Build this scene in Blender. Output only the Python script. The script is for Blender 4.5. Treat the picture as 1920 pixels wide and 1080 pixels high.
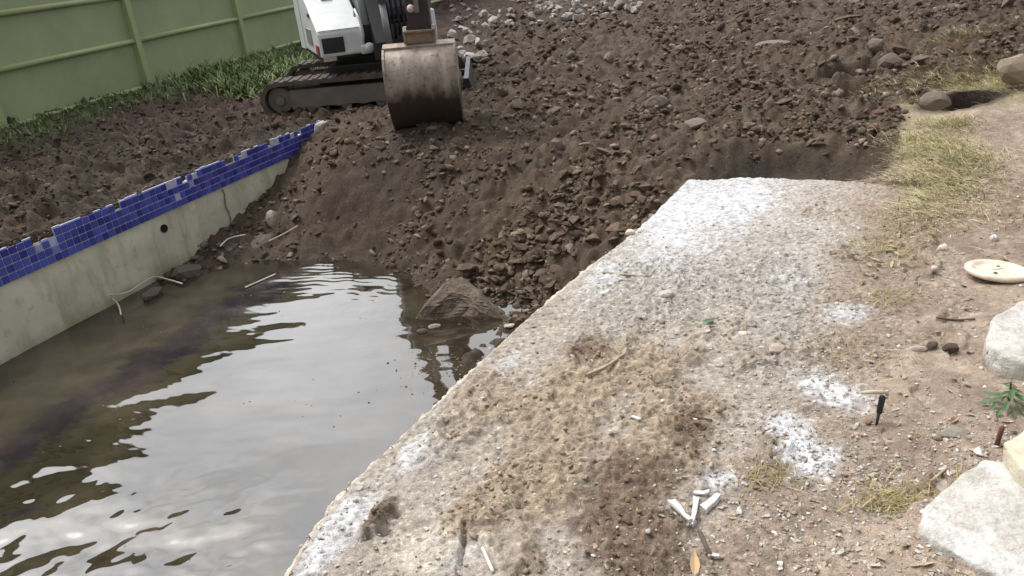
import bpy, bmesh, math, random
import numpy as np
from mathutils import Vector, Matrix, noise as mnoise

random.seed(7)
RNG = np.random.default_rng(11)
for o in list(bpy.data.objects):
    bpy.data.objects.remove(o, do_unlink=True)
SC = bpy.context.scene
COL = SC.collection
R = math.radians

# ------------------------------------------------------------------ camera
CAM_H, FOC, PITCH, ROLL = 1.6, 1400.0, R(25.6), R(5.0)
fwd = np.array([0, math.cos(PITCH), -math.sin(PITCH)])
up0 = np.array([0, math.sin(PITCH), math.cos(PITCH)])
rt0 = np.array([1.0, 0, 0])
RT = rt0 * math.cos(ROLL) - up0 * math.sin(ROLL)
UP = rt0 * math.sin(ROLL) + up0 * math.cos(ROLL)
cd = bpy.data.cameras.new("camera")
cd.sensor_width = 36.0
cd.lens = 36.0 * FOC / 1920.0
cd.clip_start = 0.05
cd.clip_end = 2000
cam = bpy.data.objects.new("camera", cd)
COL.objects.link(cam)
M = Matrix(((RT[0], UP[0], -fwd[0], 0), (RT[1], UP[1], -fwd[1], 0), (RT[2], UP[2], -fwd[2], CAM_H), (0, 0, 0, 1)))
cam.matrix_world = M
SC.camera = cam


def at(px, py, z=0.0):
    """world point at height z seen at a photo pixel"""
    d = fwd * FOC + RT * (px - 960) - UP * (py - 540)
    t = (z - CAM_H) / d[2]
    return np.array([t * d[0], t * d[1], z])


# ------------------------------------------------------------------ sky + sun
SUN_EL, SUN_AZ = 60.0, -62.0       # azimuth from +Y towards +X
W = bpy.data.worlds.new("World")
SC.world = W
W.use_nodes = True
nt = W.node_tree
nt.nodes.clear()
n_out = nt.nodes.new("ShaderNodeOutputWorld")
n_bg = nt.nodes.new("ShaderNodeBackground")
n_sky = nt.nodes.new("ShaderNodeTexSky")
n_sky.sky_type = 'NISHITA'
n_sky.sun_disc = False
n_sky.sun_elevation = R(SUN_EL)
n_sky.sun_rotation = R(SUN_AZ)
n_sky.air_density = 1.0
n_sky.dust_density = 4.0
n_hsv = nt.nodes.new("ShaderNodeHueSaturation")
n_hsv.inputs['Saturation'].default_value = 0.18
n_tc = nt.nodes.new("ShaderNodeTexCoord")
n_no = nt.nodes.new("ShaderNodeTexNoise")
n_no.inputs['Scale'].default_value = 2.2
n_no.inputs['Detail'].default_value = 5
n_no.inputs['Roughness'].default_value = 0.55
n_mr = nt.nodes.new("ShaderNodeMapRange")
n_mr.inputs['From Min'].default_value = 0.3
n_mr.inputs['From Max'].default_value = 0.7
n_mr.inputs['To Min'].default_value = 0.85
n_mr.inputs['To Max'].default_value = 1.55
n_mul = nt.nodes.new("ShaderNodeMix")
n_mul.data_type = 'RGBA'
n_mul.blend_type = 'MULTIPLY'
n_mul.inputs['Factor'].default_value = 1.0
nt.links.new(n_sky.outputs[0], n_hsv.inputs['Color'])
nt.links.new(n_tc.outputs['Generated'], n_no.inputs['Vector'])
nt.links.new(n_no.outputs['Fac'], n_mr.inputs['Value'])
n_grey = nt.nodes.new("ShaderNodeMix")
n_grey.data_type = 'RGBA'
n_grey.inputs['Factor'].default_value = 0.35
n_grey.inputs['B'].default_value = (6.6, 6.8, 7.0, 1)      # cloud deck, as bright as a thin overcast
nt.links.new(n_hsv.outputs[0], n_grey.inputs['A'])
nt.links.new(n_grey.outputs['Result'], n_mul.inputs['A'])
nt.links.new(n_mr.outputs[0], n_mul.inputs['B'])
# bright cloud bank round the veiled sun, the one the pool mirrors
n_dot = nt.nodes.new("ShaderNodeVectorMath"); n_dot.operation = 'DOT_PRODUCT'
n_dot.inputs[1].default_value = (math.sin(R(-16)) * math.cos(R(36)), math.cos(R(-16)) * math.cos(R(36)), math.sin(R(36)))
nt.links.new(n_tc.outputs['Generated'], n_dot.inputs[0])
n_add = nt.nodes.new("ShaderNodeMath"); n_add.operation = 'MULTIPLY_ADD'
n_add.inputs[1].default_value = 0.9
nt.links.new(n_no.outputs['Fac'], n_add.inputs[0]); nt.links.new(n_dot.outputs['Value'], n_add.inputs[2])
n_gl = nt.nodes.new("ShaderNodeMapRange"); n_gl.interpolation_type = 'SMOOTHSTEP'
n_gl.inputs['From Min'].default_value = 0.75; n_gl.inputs['From Max'].default_value = 1.5
n_gl.inputs['To Min'].default_value = 0.82; n_gl.inputs['To Max'].default_value = 2.5
nt.links.new(n_add.outputs[0], n_gl.inputs['Value'])
n_mul2 = nt.nodes.new("ShaderNodeMix"); n_mul2.data_type = 'RGBA'; n_mul2.blend_type = 'MULTIPLY'; n_mul2.inputs['Factor'].default_value = 1.0
nt.links.new(n_mul.outputs['Result'], n_mul2.inputs['A']); nt.links.new(n_gl.outputs[0], n_mul2.inputs['B'])
nt.links.new(n_mul2.outputs['Result'], n_bg.inputs['Color'])
n_bg.inputs['Strength'].default_value = 0.15
nt.links.new(n_bg.outputs[0], n_out.inputs['Surface'])

sl = bpy.data.lights.new("sun", 'SUN')
sl.energy = 1.5
sl.angle = R(12)
sl.color = (1.0, 0.95, 0.88)
sun = bpy.data.objects.new("sun", sl)
COL.objects.link(sun)
sd = Vector((math.sin(R(SUN_AZ)) * math.cos(R(SUN_EL)), math.cos(R(SUN_AZ)) * math.cos(R(SUN_EL)), math.sin(R(SUN_EL))))
sun.rotation_euler = sd.to_track_quat('Z', 'Y').to_euler()

vs = SC.view_settings
vs.view_transform = 'Standard'
vs.look = 'None'
vs.gamma = 1.0
vs.use_curve_mapping = False
vs.exposure = 0.05


# ------------------------------------------------------------------ numeric noise
def _hash(ix, iy, seed):
    h = (ix.astype(np.int64) * 374761393 + iy.astype(np.int64) * 668265263 + seed * 1274126177) & 0x7FFFFFFF
    h = ((h ^ (h >> 13)) * 1103515245) & 0x7FFFFFFF
    h = ((h ^ (h >> 11)) * 668265263) & 0x7FFFFFFF
    return ((h ^ (h >> 15)) & 0xFFFFFF) / float(0xFFFFFF)


def vnoise(x, y, seed=0):
    ix = np.floor(x); iy = np.floor(y)
    fx = x - ix; fy = y - iy
    u = fx * fx * fx * (fx * (fx * 6 - 15) + 10); v = fy * fy * fy * (fy * (fy * 6 - 15) + 10)
    def g(dx, dy):
        a = _hash(ix + dx, iy + dy, seed) * 2 * np.pi
        return np.cos(a) * (fx - dx) + np.sin(a) * (fy - dy)
    a = g(0, 0) * (1 - u) + g(1, 0) * u
    b = g(0, 1) * (1 - u) + g(1, 1) * u
    return (a * (1 - v) + b * v) * 1.4


def fbm(x, y, sc, octv=4, seed=0, gain=0.5):
    s = np.zeros_like(x); a = 1.0; tot = 0; f = sc
    for i in range(octv):
        s += a * vnoise(x * f + 17.3 * i, y * f - 9.1 * i, seed + i * 31)
        tot += a; a *= gain; f *= 2.03
    return s / tot


def worley(x, y, sc, seed=0):
    X = x * sc; Y = y * sc
    ix = np.floor(X); iy = np.floor(Y)
    best = np.full(x.shape, 9.0); cell = np.zeros(x.shape)
    for dx in (-1, 0, 1):
        for dy in (-1, 0, 1):
            cx = ix + dx; cy = iy + dy
            px = cx + _hash(cx, cy, seed); py = cy + _hash(cx, cy, seed + 5)
            d = np.hypot(X - px, Y - py)
            m = d < best
            best = np.where(m, d, best)
            cell = np.where(m, _hash(cx, cy, seed + 9), cell)
    return best, cell


def sstep(a, b, x):
    t = np.clip((x - a) / (b - a), 0, 1)
    return t * t * (3 - 2 * t)


# ------------------------------------------------------------------ pool frame: s runs along the pool, t across it
UU = np.array([0.428, 0.904]); VV = np.array([0.904, -0.428])
T_WALL = -4.913
WATER_Z = -0.70


def st(x, y):
    return x * UU[0] + y * UU[1], x * VV[0] + y * VV[1]


def xy(s, t):
    return s * UU[0] + t * VV[0], s * UU[1] + t * VV[1]


EDGE_S = np.array([-1.5, 0.2, 0.75, 1.13, 1.31, 1.52, 1.81, 2.15, 2.66, 2.99, 3.38, 3.90, 4.80, 9.0])
EDGE_T = np.array([-0.9, -1.1, -1.27, -1.345, -1.385, -1.393, -1.366, -1.324, -1.275, -1.221, -1.159, -1.045, -0.953, -0.6])


def edge_t(s):
    return np.interp(s, EDGE_S, EDGE_T)


def far_s(t):
    return np.interp(t, [-1.0, -0.56, -0.13, 0.3, 1.0], [4.79, 4.925, 4.97, 4.955, 4.9])


def DT0(s): return np.interp(s, [0.8, 1.5, 2.1, 3.0, 5.0], [-0.30, -0.22, 0.0, 0.10, 0.22])


CTRL = [(-2.75, 5.35, -.74), (-2.35, 5.85, -.66), (-2.0, 6.1, -.62), (-1.71, 5.68, -.70), (-1.36, 5.63, -.70), (-1.0, 5.48, -.70), (-.71, 5.05, -.70),
        (-.55, 4.78, -.70), (-.1, 4.64, -.70), (.13, 4.5, -.69), (.38, 4.25, -.55),
        (-2.5, 4.8, -1.0), (-1.5, 4.8, -.95), (-.8, 4.2, -.95), (-.33, 4.05, -.715), (-.1, 4.2, -.70), (-.45, 3.75, -.74), (.1, 3.8, -.72), (-.25, 3.6, -.76), (-.3, 3.2, -.95), (-3, 4, -1.1), (-2, 3, -1.1), (-1, 2, -1.1), (-1, 0, -1.1),
        (-2.25, 6.4, -.52), (-2.1, 6.75, -.42), (-1.95, 7.05, -.28), (-1.5, 6.3, -.28), (-1.3, 5.95, -.5), (-.62, 5.75, -.38), (.26, 5.95, -.12), (.25, 5.1, -.38), (.85, 5.0, -.13), (1.15, 5.05, -.03),
        (-1.72, 7.45, -.06), (-1.6, 7.0, -.08), (-1.13, 6.8, .0), (-.62, 6.6, 0), (0, 6.7, .02), (1, 6.2, .05), (.6, 5.6, -.08),
        (-2.6, 8.3, -.07), (-1, 8.5, -.04), (-1.7, 9.0, -.06), (.4, 8.3, .1), (2, 7.5, .12), (3.2, 6.7, .16), (3.9, 6.7, .22), (4.9, 7, .4), (3.9, 9.8, .42), (1.5, 12, .38), (0, 12, .38), (-3.0, 12, .12), (2.3, 6.2, .1), (-1, 10, .03),
        (1.6, 5.5, .05), (2.1, 5.5, .06), (2.55, 5.3, .06), (3, 4.7, .06), (3.5, 4, .06), (4.3, 6.3, .15), (2.5, 3.5, .04), (1.5, 2.2, .02), (.5, 1.5, .01), (.5, .8, 0), (2.2, 1.2, .05), (2.2, 2.4, .05), (3, 2, .1),
        (0, 20, .55), (8, 14, .7), (-6, 20, .2), (12, 10, .7), (8, 6, .5), (6, 3, .3), (0, 40, .7), (-15, 30, .3), (25, 30, .8)]
_C = np.array(CTRL)
_D = np.hypot(_C[:, None, 0] - _C[None, :, 0], _C[:, None, 1] - _C[None, :, 1])
_A = np.zeros((len(_C) + 3,) * 2)
_A[:len(_C), :len(_C)] = -np.sqrt(_D ** 2 + 0.05 ** 2)
_A[:len(_C), -3] = 1; _A[:len(_C), -2:] = _C[:, :2]
_A[-3, :len(_C)] = 1; _A[-2:, :len(_C)] = _C[:, :2].T
_A[:len(_C), :len(_C)] -= np.eye(len(_C)) * 0.02
_Wt = np.linalg.solve(_A, np.concatenate([_C[:, 2], [0, 0, 0]]))


def rbf(x, y):
    z = _Wt[-3] + _Wt[-2] * x + _Wt[-1] * y
    for i in range(len(_C)):
        z = z - _Wt[i] * np.sqrt((x - _C[i, 0]) ** 2 + (y - _C[i, 1]) ** 2 + 0.0025)
    return z


def blob(x, y, cx, cy, rx, ry, ang=0.0):
    ca, sa = math.cos(ang), math.sin(ang)
    dx = x - cx; dy = y - cy
    return np.exp(-(((dx * ca + dy * sa) / rx) ** 2 + ((-dx * sa + dy * ca) / ry) ** 2))


# right-hand bank of undisturbed dirt: boundary line between path dirt and dug-out rubble
def right_w(x, y):
    b = fbm(x, y, 1.6, 3, 40) * 0.35
    # signed distance to polyline (2.2,4.75)-(2.75,4.75)-(3.0,5.4)-(3.5,6.1)-(4.6,6.4)-(7,7)
    lx = np.array([-3, 2.3, 2.62, 2.85, 3.15, 3.75, 4.7, 9.0]); ly = np.array([3.0, 4.55, 4.75, 5.3, 5.75, 6.15, 6.5, 8.0])
    yl = np.interp(x, lx, ly)
    return sstep(-0.10, 0.16, (yl + b * 0.5 - y))


HOLE = at(1800, 216)


def H(x, y, detail=True):
    """ground height and material weights"""
    s, t = st(x, y)
    z = rbf(x, y)
    inpool = (t > T_WALL - 0.10)
    soilL = sstep(T_WALL - 0.02, T_WALL - 0.09, t)            # left dirt behind the pool wall
    et = edge_t(s)
    slabarea = sstep(0.0, 0.05, t - et) * sstep(0.0, 0.06, far_s(t) - s) * (t < 1.2)
    dirtw = sstep(-0.02, 0.34, t - DT0(s) + fbm(x, y, 2.2, 4, 3) * 0.30 + fbm(x, y, 9.0, 3, 4) * 0.10)   # path dirt lying over the slab's landward side
    rw = right_w(x, y) * (t > -1.0)
    rub = (1 - soilL) * (1 - np.maximum(rw, slabarea))
    zl = 0.01 + 0.05 * fbm(x, y, 0.8, 3, 71) + 0.03 * sstep(-5.2, -6.2, t)
    # soil lip broken back from the tiles
    zl = zl - 0.03 * sstep(-5.3, -4.98, t) - 0.06 * sstep(7.0, 8.0, y) * sstep(-4.2, -3.2, x)
    if detail:
        f1, c1 = worley(x + 0.05 * fbm(x, y, 6, 2, 8), y + 0.05 * fbm(x, y, 6, 2, 9), 7.5, 2)
        f2, c2 = worley(x, y, 17.0, 6)
        lump = (0.45 - f1).clip(-0.3, 0.45) * (0.3 + 0.7 * c1)
        lump2 = (0.45 - f2).clip(-0.3, 0.45) * (0.3 + 0.7 * c2)
        fine = fbm(x, y, 9.0, 4, 21)
        wet = sstep(-0.55, -0.75, z)
        smooth = (1 - 0.5 * blob(x, y, -1.15, 6.2, 0.85, 0.85)) * (1 - .6 * sstep(.15, .6, blob(x, y, 1.98, 4.95, .7, .42, -.3)))
        z = z + rub * smooth * (0.15 * lump + 0.085 * lump2 + 0.07 * fbm(x, y, 2.6, 3, 14) + 0.05 * fine) * (1 - 0.5 * wet)
        # tilled soil left: clotted ridges
        zl = zl + sstep(-4.98, -5.2, t) * (0.22 * np.abs(fbm(x + .3 * y, y, 2.6, 4, 55)) + 0.09 * fine + 0.14 * lump - .03) + 0.03 * lump2
        zr = 0.014 * fine + 0.012 * lump * 0.6 + 0.012 * lump2 * 0.5 + 0.03 * fbm(x, y, 1.3, 3, 33)
    else:
        zr = 0
    z = z * (1 - soilL) + zl * soilL
    z = z + rw * zr
    # dug trench behind the slab
    tr = blob(x, y, 1.98, 4.93, 0.70, 0.36, -0.30)
    z = z - 0.22 * sstep(0.2, 0.8, tr) * (1 - soilL)
    # dark undercut hole in the bank
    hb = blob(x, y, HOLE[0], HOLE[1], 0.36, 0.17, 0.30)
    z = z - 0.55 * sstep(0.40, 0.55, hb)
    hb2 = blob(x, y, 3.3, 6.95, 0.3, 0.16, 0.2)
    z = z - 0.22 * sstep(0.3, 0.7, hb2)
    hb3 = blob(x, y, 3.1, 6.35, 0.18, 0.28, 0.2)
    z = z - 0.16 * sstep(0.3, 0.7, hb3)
    # under the slab: stay below its top, dirt rises over it towards the path
    over = -0.05 + 0.075 * dirtw + (0.012 * fbm(x, y, 9.0, 4, 21) if detail else 0)
    z = np.where(slabarea > 0, z * (1 - slabarea) + slabarea * np.where(t > -0.3, np.where(dirtw > 0.97, z, np.minimum(over, z + 0.05)), -0.3), z)
    # keep the fill below the slab rim
    near = (1 - sstep(0.0, 0.10, et - t)) * (t < et) * (s < 4.9)
    z = np.where(near > 0, np.minimum(z, -0.04), z)
    return z, dict(soilL=soilL, rub=rub, rw=rw, slab=slabarea, s=s, t=t, dirtw=dirtw)


# ------------------------------------------------------------------ object helpers
def link(o, parent=None):
    COL.objects.link(o)
    if parent is not None:
        o.parent = parent
    return o


def tag(o, label=None, cat=None, group=None, kind=None):
    if label: o['label'] = label
    if cat: o['category'] = cat
    if group: o['group'] = group
    if kind: o['kind'] = kind
    return o


def empty(name, loc=(0, 0, 0), rz=0.0, label=None, cat=None, group=None):
    o = bpy.data.objects.new(name, None)
    o.empty_display_size = 0.1
    o.location = loc; o.rotation_euler = (0, 0, rz)
    link(o)
    return tag(o, label, cat, group)


def obj(name, bm, mat, parent=None, smooth=False, loc=None):
    me = bpy.data.meshes.new(name)
    bm.normal_update()
    bm.to_mesh(me); bm.free()
    if mat: me.materials.append(mat)
    if smooth:
        for p in me.polygons: p.use_smooth = True
    o = bpy.data.objects.new(name, me)
    if loc is not None: o.location = loc
    return link(o, parent)


def np_mesh(name, V, F, mat, col=None, smooth=True):
    """V (n,3), F (m,3|4) arrays -> object"""
    me = bpy.data.meshes.new(name)
    k = F.shape[1]
    me.vertices.add(len(V)); me.vertices.foreach_set('co', V.astype(np.float32).ravel())
    me.loops.add(F.size); me.loops.foreach_set('vertex_index', F.astype(np.int32).ravel())
    me.polygons.add(len(F)); me.polygons.foreach_set('loop_start', np.arange(0, F.size, k, dtype=np.int32))
    me.polygons.foreach_set('loop_total', np.full(len(F), k, dtype=np.int32))
    if smooth: me.polygons.foreach_set('use_smooth', np.ones(len(F), dtype=bool))
    me.update(calc_edges=True)
    if col is not None:
        ca = me.color_attributes.new('Col', 'FLOAT_COLOR', 'POINT')
        c4 = np.ones((len(V), 4), dtype=np.float32); c4[:, :3] = col
        ca.data.foreach_set('color', c4.ravel())
    if mat: me.materials.append(mat)
    o = bpy.data.objects.new(name, me)
    return link(o)


def add_box(bm, c, size, bev=0.0, rot=None):
    r = bmesh.ops.create_cube(bm, size=1.0)
    vsx = r['verts']
    bmesh.ops.scale(bm, vec=size, verts=vsx)
    if bev > 0:
        es = list({e for v in vsx for e in v.link_edges})
        rb = bmesh.ops.bevel(bm, geom=es, offset=bev, segments=2, profile=0.7, affect='EDGES')
        vsx = list({v for f in rb['faces'] for v in f.verts} | {v for v in vsx if v.is_valid})
    if rot is not None: bmesh.ops.rotate(bm, cent=(0, 0, 0), matrix=rot, verts=vsx)
    bmesh.ops.translate(bm, vec=c, verts=vsx)
    return vsx


def add_prism(bm, prof, x0, x1, axis='x'):
    """polygon prof [(a,b)] in the plane normal to axis, extruded x0..x1"""
    def P(x, a, b):
        return (x, a, b) if axis == 'x' else ((a, x, b) if axis == 'y' else (a, b, x))
    lo = [bm.verts.new(P(x0, a, b)) for a, b in prof]
    hi = [bm.verts.new(P(x1, a, b)) for a, b in prof]
    n = len(prof)
    fs = [bm.faces.new(lo[::-1]), bm.faces.new(hi)]
    for i in range(n):
        fs.append(bm.faces.new((lo[i], lo[(i + 1) % n], hi[(i + 1) % n], hi[i])))
    bmesh.ops.recalc_face_normals(bm, faces=fs)
    return lo + hi


def add_tube(bm, pts, rad, seg=8, caps=True):
    pts = [Vector(p) for p in pts]
    rads = rad if isinstance(rad, (list, tuple)) else [rad] * len(pts)
    rings = []
    prev = None
    for i, p in enumerate(pts):
        d = (pts[min(i + 1, len(pts) - 1)] - pts[max(i - 1, 0)]).normalized()
        if prev is None:
            a = Vector((0, 0, 1)) if abs(d.z) < 0.9 else Vector((1, 0, 0))
            n = d.cross(a).normalized()
        else:
            n = (prev - d * prev.dot(d)).normalized()
        prev = n
        b = d.cross(n)
        rings.append([bm.verts.new(p + (n * math.cos(2 * math.pi * k / seg) + b * math.sin(2 * math.pi * k / seg)) * rads[i]) for k in range(seg)])
    for i in range(len(rings) - 1):
        for k in range(seg):
            bm.faces.new((rings[i][k], rings[i][(k + 1) % seg], rings[i + 1][(k + 1) % seg], rings[i + 1][k]))
    if caps:
        bm.faces.new(rings[0][::-1]); bm.faces.new(rings[-1])
    return rings


# ------------------------------------------------------------------ materials
def newmat(name):
    m = bpy.data.materials.new(name)
    m.use_nodes = True
    t = m.node_tree
    b = t.nodes['Principled BSDF']
    return m, t, b


def N(t, typ, **kw):
    n = t.nodes.new(typ)
    for k, v in kw.items():
        if k in n.inputs: n.inputs[k].default_value = v
        else: setattr(n, k, v)
    return n


def mixc(t, blend, a, b, fac=1.0):
    n = t.nodes.new('ShaderNodeMix'); n.data_type = 'RGBA'; n.blend_type = blend
    for sock, v in (('A', a), ('B', b), ('Factor', fac)):
        if hasattr(v, 'default_value') or isinstance(v, bpy.types.NodeSocket): t.links.new(v, n.inputs[sock])
        else: n.inputs[sock].default_value = v if sock == 'Factor' else (*v, 1)
    return n.outputs['Result']


def noise_n(t, scale, detail=4, rough=0.55, vec=None):
    n = N(t, 'ShaderNodeTexNoise', Scale=scale, Detail=detail, Roughness=rough)
    if vec is not None: t.links.new(vec, n.inputs['Vector'])
    return n.outputs['Fac']


def rng(t, sock, a, b, lo, hi):
    n = t.nodes.new('ShaderNodeMapRange')
    n.inputs['From Min'].default_value = a; n.inputs['From Max'].default_value = b
    n.inputs['To Min'].default_value = lo; n.inputs['To Max'].default_value = hi
    t.links.new(sock, n.inputs['Value'])
    return n.outputs[0]


def bump(t, b, socks, strength=0.5):
    """socks: list of (height socket, distance)"""
    prev = None
    for s, d in socks:
        n = t.nodes.new('ShaderNodeBump'); n.inputs['Strength'].default_value = strength; n.inputs['Distance'].default_value = d
        t.links.new(s, n.inputs['Height'])
        if prev is not None: t.links.new(prev, n.inputs['Normal'])
        prev = n.outputs[0]
    t.links.new(prev, b.inputs['Normal'])


def geo_pos(t):
    return t.nodes.new('ShaderNodeNewGeometry').outputs['Position']


def soil_mat(name, speck=0.35, rough=0.92, b1=0.012, b2=0.004):
    m, t, b = newmat(name)
    p = geo_pos(t)
    a = N(t, 'ShaderNodeVertexColor', layer_name='Col').outputs['Color']
    n1 = noise_n(t, 38, 6, 0.68, p)
    n2 = noise_n(t, 170, 4, 0.6, p)
    v = rng(t, n1, 0.25, 0.75, 0.62, 1.38)
    c = mixc(t, 'MULTIPLY', a, v)
    v2 = rng(t, n2, 0.3, 0.7, 0.75, 1.25)
    c = mixc(t, 'MULTIPLY', c, v2)
    # pale grit
    vo = N(t, 'ShaderNodeTexVoronoi', Scale=75.0); t.links.new(p, vo.inputs['Vector'])
    sep = t.nodes.new('ShaderNodeSeparateColor'); t.links.new(vo.outputs['Color'], sep.inputs[0])
    g1 = rng(t, sep.outputs[0], 0.86, 0.9, 0, 1)
    g2 = rng(t, vo.outputs['Distance'], 0.30, 0.22, 0, 1)
    mm = t.nodes.new('ShaderNodeMath'); mm.operation = 'MULTIPLY'; t.links.new(g1, mm.inputs[0]); t.links.new(g2, mm.inputs[1])
    mm2 = t.nodes.new('ShaderNodeMath'); mm2.operation = 'MULTIPLY'; t.links.new(mm.outputs[0], mm2.inputs[0]); mm2.inputs[1].default_value = speck
    lite = mixc(t, 'MIX', c, (0.55, 0.5, 0.44), 0.45)
    c = mixc(t, 'MIX', c, lite, mm2.outputs[0])
    t.links.new(c, b.inputs['Base Color'])
    b.inputs['Roughness'].default_value = rough
    b.inputs['Specular IOR Level'].default_value = 0.25
    bump(t, b, [(n1, b1), (n2, b2)], 0.8)
    return m


def clod_mat(name, cols, use_attr=False, nsc=30.0):
    m, t, b = newmat(name)
    tc = t.nodes.new('ShaderNodeTexCoord')
    p = geo_pos(t)
    if use_attr:
        c = N(t, 'ShaderNodeVertexColor', layer_name='Col').outputs['Color']
    else:
        oi = t.nodes.new('ShaderNodeObjectInfo')
        r = t.nodes.new('ShaderNodeValToRGB')
        el = r.color_ramp.elements
        while len(el) < len(cols): el.new(0.5)
        for i, cc in enumerate(cols):
            el[i].position = i / (len(cols) - 1); el[i].color = (*cc, 1)
        t.links.new(oi.outputs['Random'], r.inputs[0])
        c = r.outputs[0]
    n1 = noise_n(t, nsc, 5, 0.65, p)
    n2 = noise_n(t, nsc * 5, 3, 0.6, p)
    c = mixc(t, 'MULTIPLY', c, rng(t, n1, 0.25, 0.75, 0.65, 1.35))
    t.links.new(c, b.inputs['Base Color'])
    b.inputs['Roughness'].default_value = 0.92
    b.inputs['Specular IOR Level'].default_value = 0.25
    bump(t, b, [(n1, 0.02), (n2, 0.006)], 0.7)
    return m


def plain(name, col, rough=0.6, metal=0.0, var=0.2, sc=12.0, bmp=0.0, spec=0.4, dirt=None, dirt_amt=0.5):
    m, t, b = newmat(name)
    p = t.nodes.new('ShaderNodeTexCoord').outputs['Object']
    n1 = noise_n(t, sc, 5, 0.6, p)
    c = mixc(t, 'MULTIPLY', col, rng(t, n1, 0.25, 0.75, 1 - var, 1 + var))
    if dirt is not None:
        n3 = noise_n(t, sc * 0.6, 6, 0.7, geo_pos(t))
        c = mixc(t, 'MIX', c, dirt, rng(t, n3, 0.62 - 0.3 * dirt_amt, 0.8 - 0.2 * dirt_amt, 0, dirt_amt))
    t.links.new(c, b.inputs['Base Color'])
    b.inputs['Roughness'].default_value = rough
    b.inputs['Metallic'].default_value = metal
    b.inputs['Specular IOR Level'].default_value = spec
    if bmp > 0: bump(t, b, [(noise_n(t, sc * 3, 4, 0.6, p), bmp)], 0.6)
    return m


M_GROUND = soil_mat('soil')
M_SLAB = soil_mat('dusty_concrete', speck=0.6, rough=0.85, b1=0.014, b2=0.006)
CLODS = [(.080, .056, .039), (.112, .079, .055), (.092, .068, .048), (.155, .118, .086), (.102, .069, .047), (.125, .094, .068), (.068, .047, .032), (.20, .16, .125)]
M_CLOD = clod_mat('soil_clod', CLODS)
M_CLODS = clod_mat('soil_clods_loose', CLODS, True)
PEBC = [(.50, .44, .37), (.62, .56, .49), (.40, .32, .25), (.70, .68, .64), (.48, .38, .30), (.58, .54, .50)]
M_PEB = clod_mat('pebble', PEBC, False, 90)
M_PEBS = clod_mat('gravel_loose', PEBC, True, 90)

# ------------------------------------------------------------------ ground: one sheet reaching the horizon
nr, nc = 900, 720
Yo = 1.0
yy = (0.35 + Yo) * (60.0 / 1.35) ** np.linspace(0, 1, nr) - Yo
kk = np.linspace(-1.25, 1.3, nc)
GX = (yy[:, None] + Yo) * kk[None, :]
GY = np.repeat(yy[:, None], nc, 1)
gx = GX.ravel(); gy = GY.ravel()
gz, gw = H(gx, gy)


def lerp(a, b, w):
    return a * (1 - w[:, None]) + b * w[:, None]


def ground_colour(x, y, z, w):
    n = len(x)
    c3 = lambda *c: np.tile(np.array(c), (n, 1))
    nz = fbm(x, y, 1.1, 4, 101); nz2 = fbm(x, y, 3.7, 4, 111); nz3 = fbm(x, y, 14.0, 3, 121)
    soil = c3(.070, .050, .035)
    soil = lerp(soil, c3(.082, .053, .035), sstep(0.05, 0.4, nz))
    soil = lerp(soil, c3(.098, .075, .055), sstep(0.1, 0.4, nz2) * 0.8)
    soil = lerp(soil, c3(.070, .051, .040), sstep(6.5, 9.5, y) * 0.6)
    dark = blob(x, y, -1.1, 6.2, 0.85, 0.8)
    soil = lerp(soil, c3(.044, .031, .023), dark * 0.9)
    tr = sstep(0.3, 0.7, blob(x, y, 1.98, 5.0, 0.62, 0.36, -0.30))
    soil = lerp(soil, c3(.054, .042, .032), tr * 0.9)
    left = c3(.043, .031, .021)
    left = lerp(left, c3(.055, .034, .028), sstep(-0.05, 0.25, nz + 0.3 * sstep(6.5, 9, y) - 0.15))
    left = lerp(left, c3(.088, .068, .047), sstep(0.12, 0.4, nz2) * 0.7)
    # grassy earth along the fence
    fd = (x + 5.14) * 0.9496 - (y - 9.56) * 0.3135     # distance from fence line
    gl = sstep(1.5, 0.6, fd + nz * 0.5) * sstep(15.0, 13.0, y)
    left = lerp(left, c3(.085, .105, .050), gl * 0.8)
    right = c3(.235, .180, .138)
    right = lerp(right, c3(.30, .235, .18), sstep(-0.1, 0.3, nz2))
    right = lerp(right, c3(.165, .120, .092), sstep(0.1, 0.4, nz) * 0.8)
    right = lerp(right, c3(.38, .34, .29), sstep(0.15, 0.5, nz3) * 0.5)
    right = lerp(right, c3(.17, .12, .09), blob(x, y, 2.3, 3.6, 0.8, 0.7) * 0.45)
    gb = sstep(0.25, 0.7, blob(x, y, 2.85, 4.9, 0.4, 0.75) + blob(x, y, 4.2, 5.9, 1.1, 0.5) + 0.4 * nz2)
    right = lerp(right, c3(.22, .19, .105), gb * 0.6)
    right = lerp(right, c3(.045, .033, .026), sstep(0.12, 0.35, np.maximum(blob(x, y, HOLE[0], HOLE[1], 0.36, 0.17, 0.30), blob(x, y, 3.3, 6.95, .3, .16, .2))))  # shade of the two hollows painted in as darker soil
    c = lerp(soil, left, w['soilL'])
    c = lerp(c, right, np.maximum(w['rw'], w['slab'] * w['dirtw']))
    # wet mud at and under the water line
    wet = sstep(-0.60, -0.70, z) * (1 - w['soilL'])
    c = lerp(c, c3(.048, .037, .027), wet * 0.8)
    c = lerp(c, c3(.055, .045, .030), sstep(-0.72, -0.8, z))
    # spilled lime powder
    for (px, py, rx, ry, a) in LIME:
        p = at(px, py)
        c = lerp(c, c3(.58, .60, .63), .9 * np.clip(sstep(0.35, 1.0, blob(x, y, p[0], p[1], rx, ry, 0.5) + 0.35 * nz2 + 0.3 * nz3) * a * (w['t'] > -1.6) * (z > -0.3), 0, 1))
    return c * (1 + 0.22 * nz3[:, None] + 0.15 * nz2[:, None])


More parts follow.
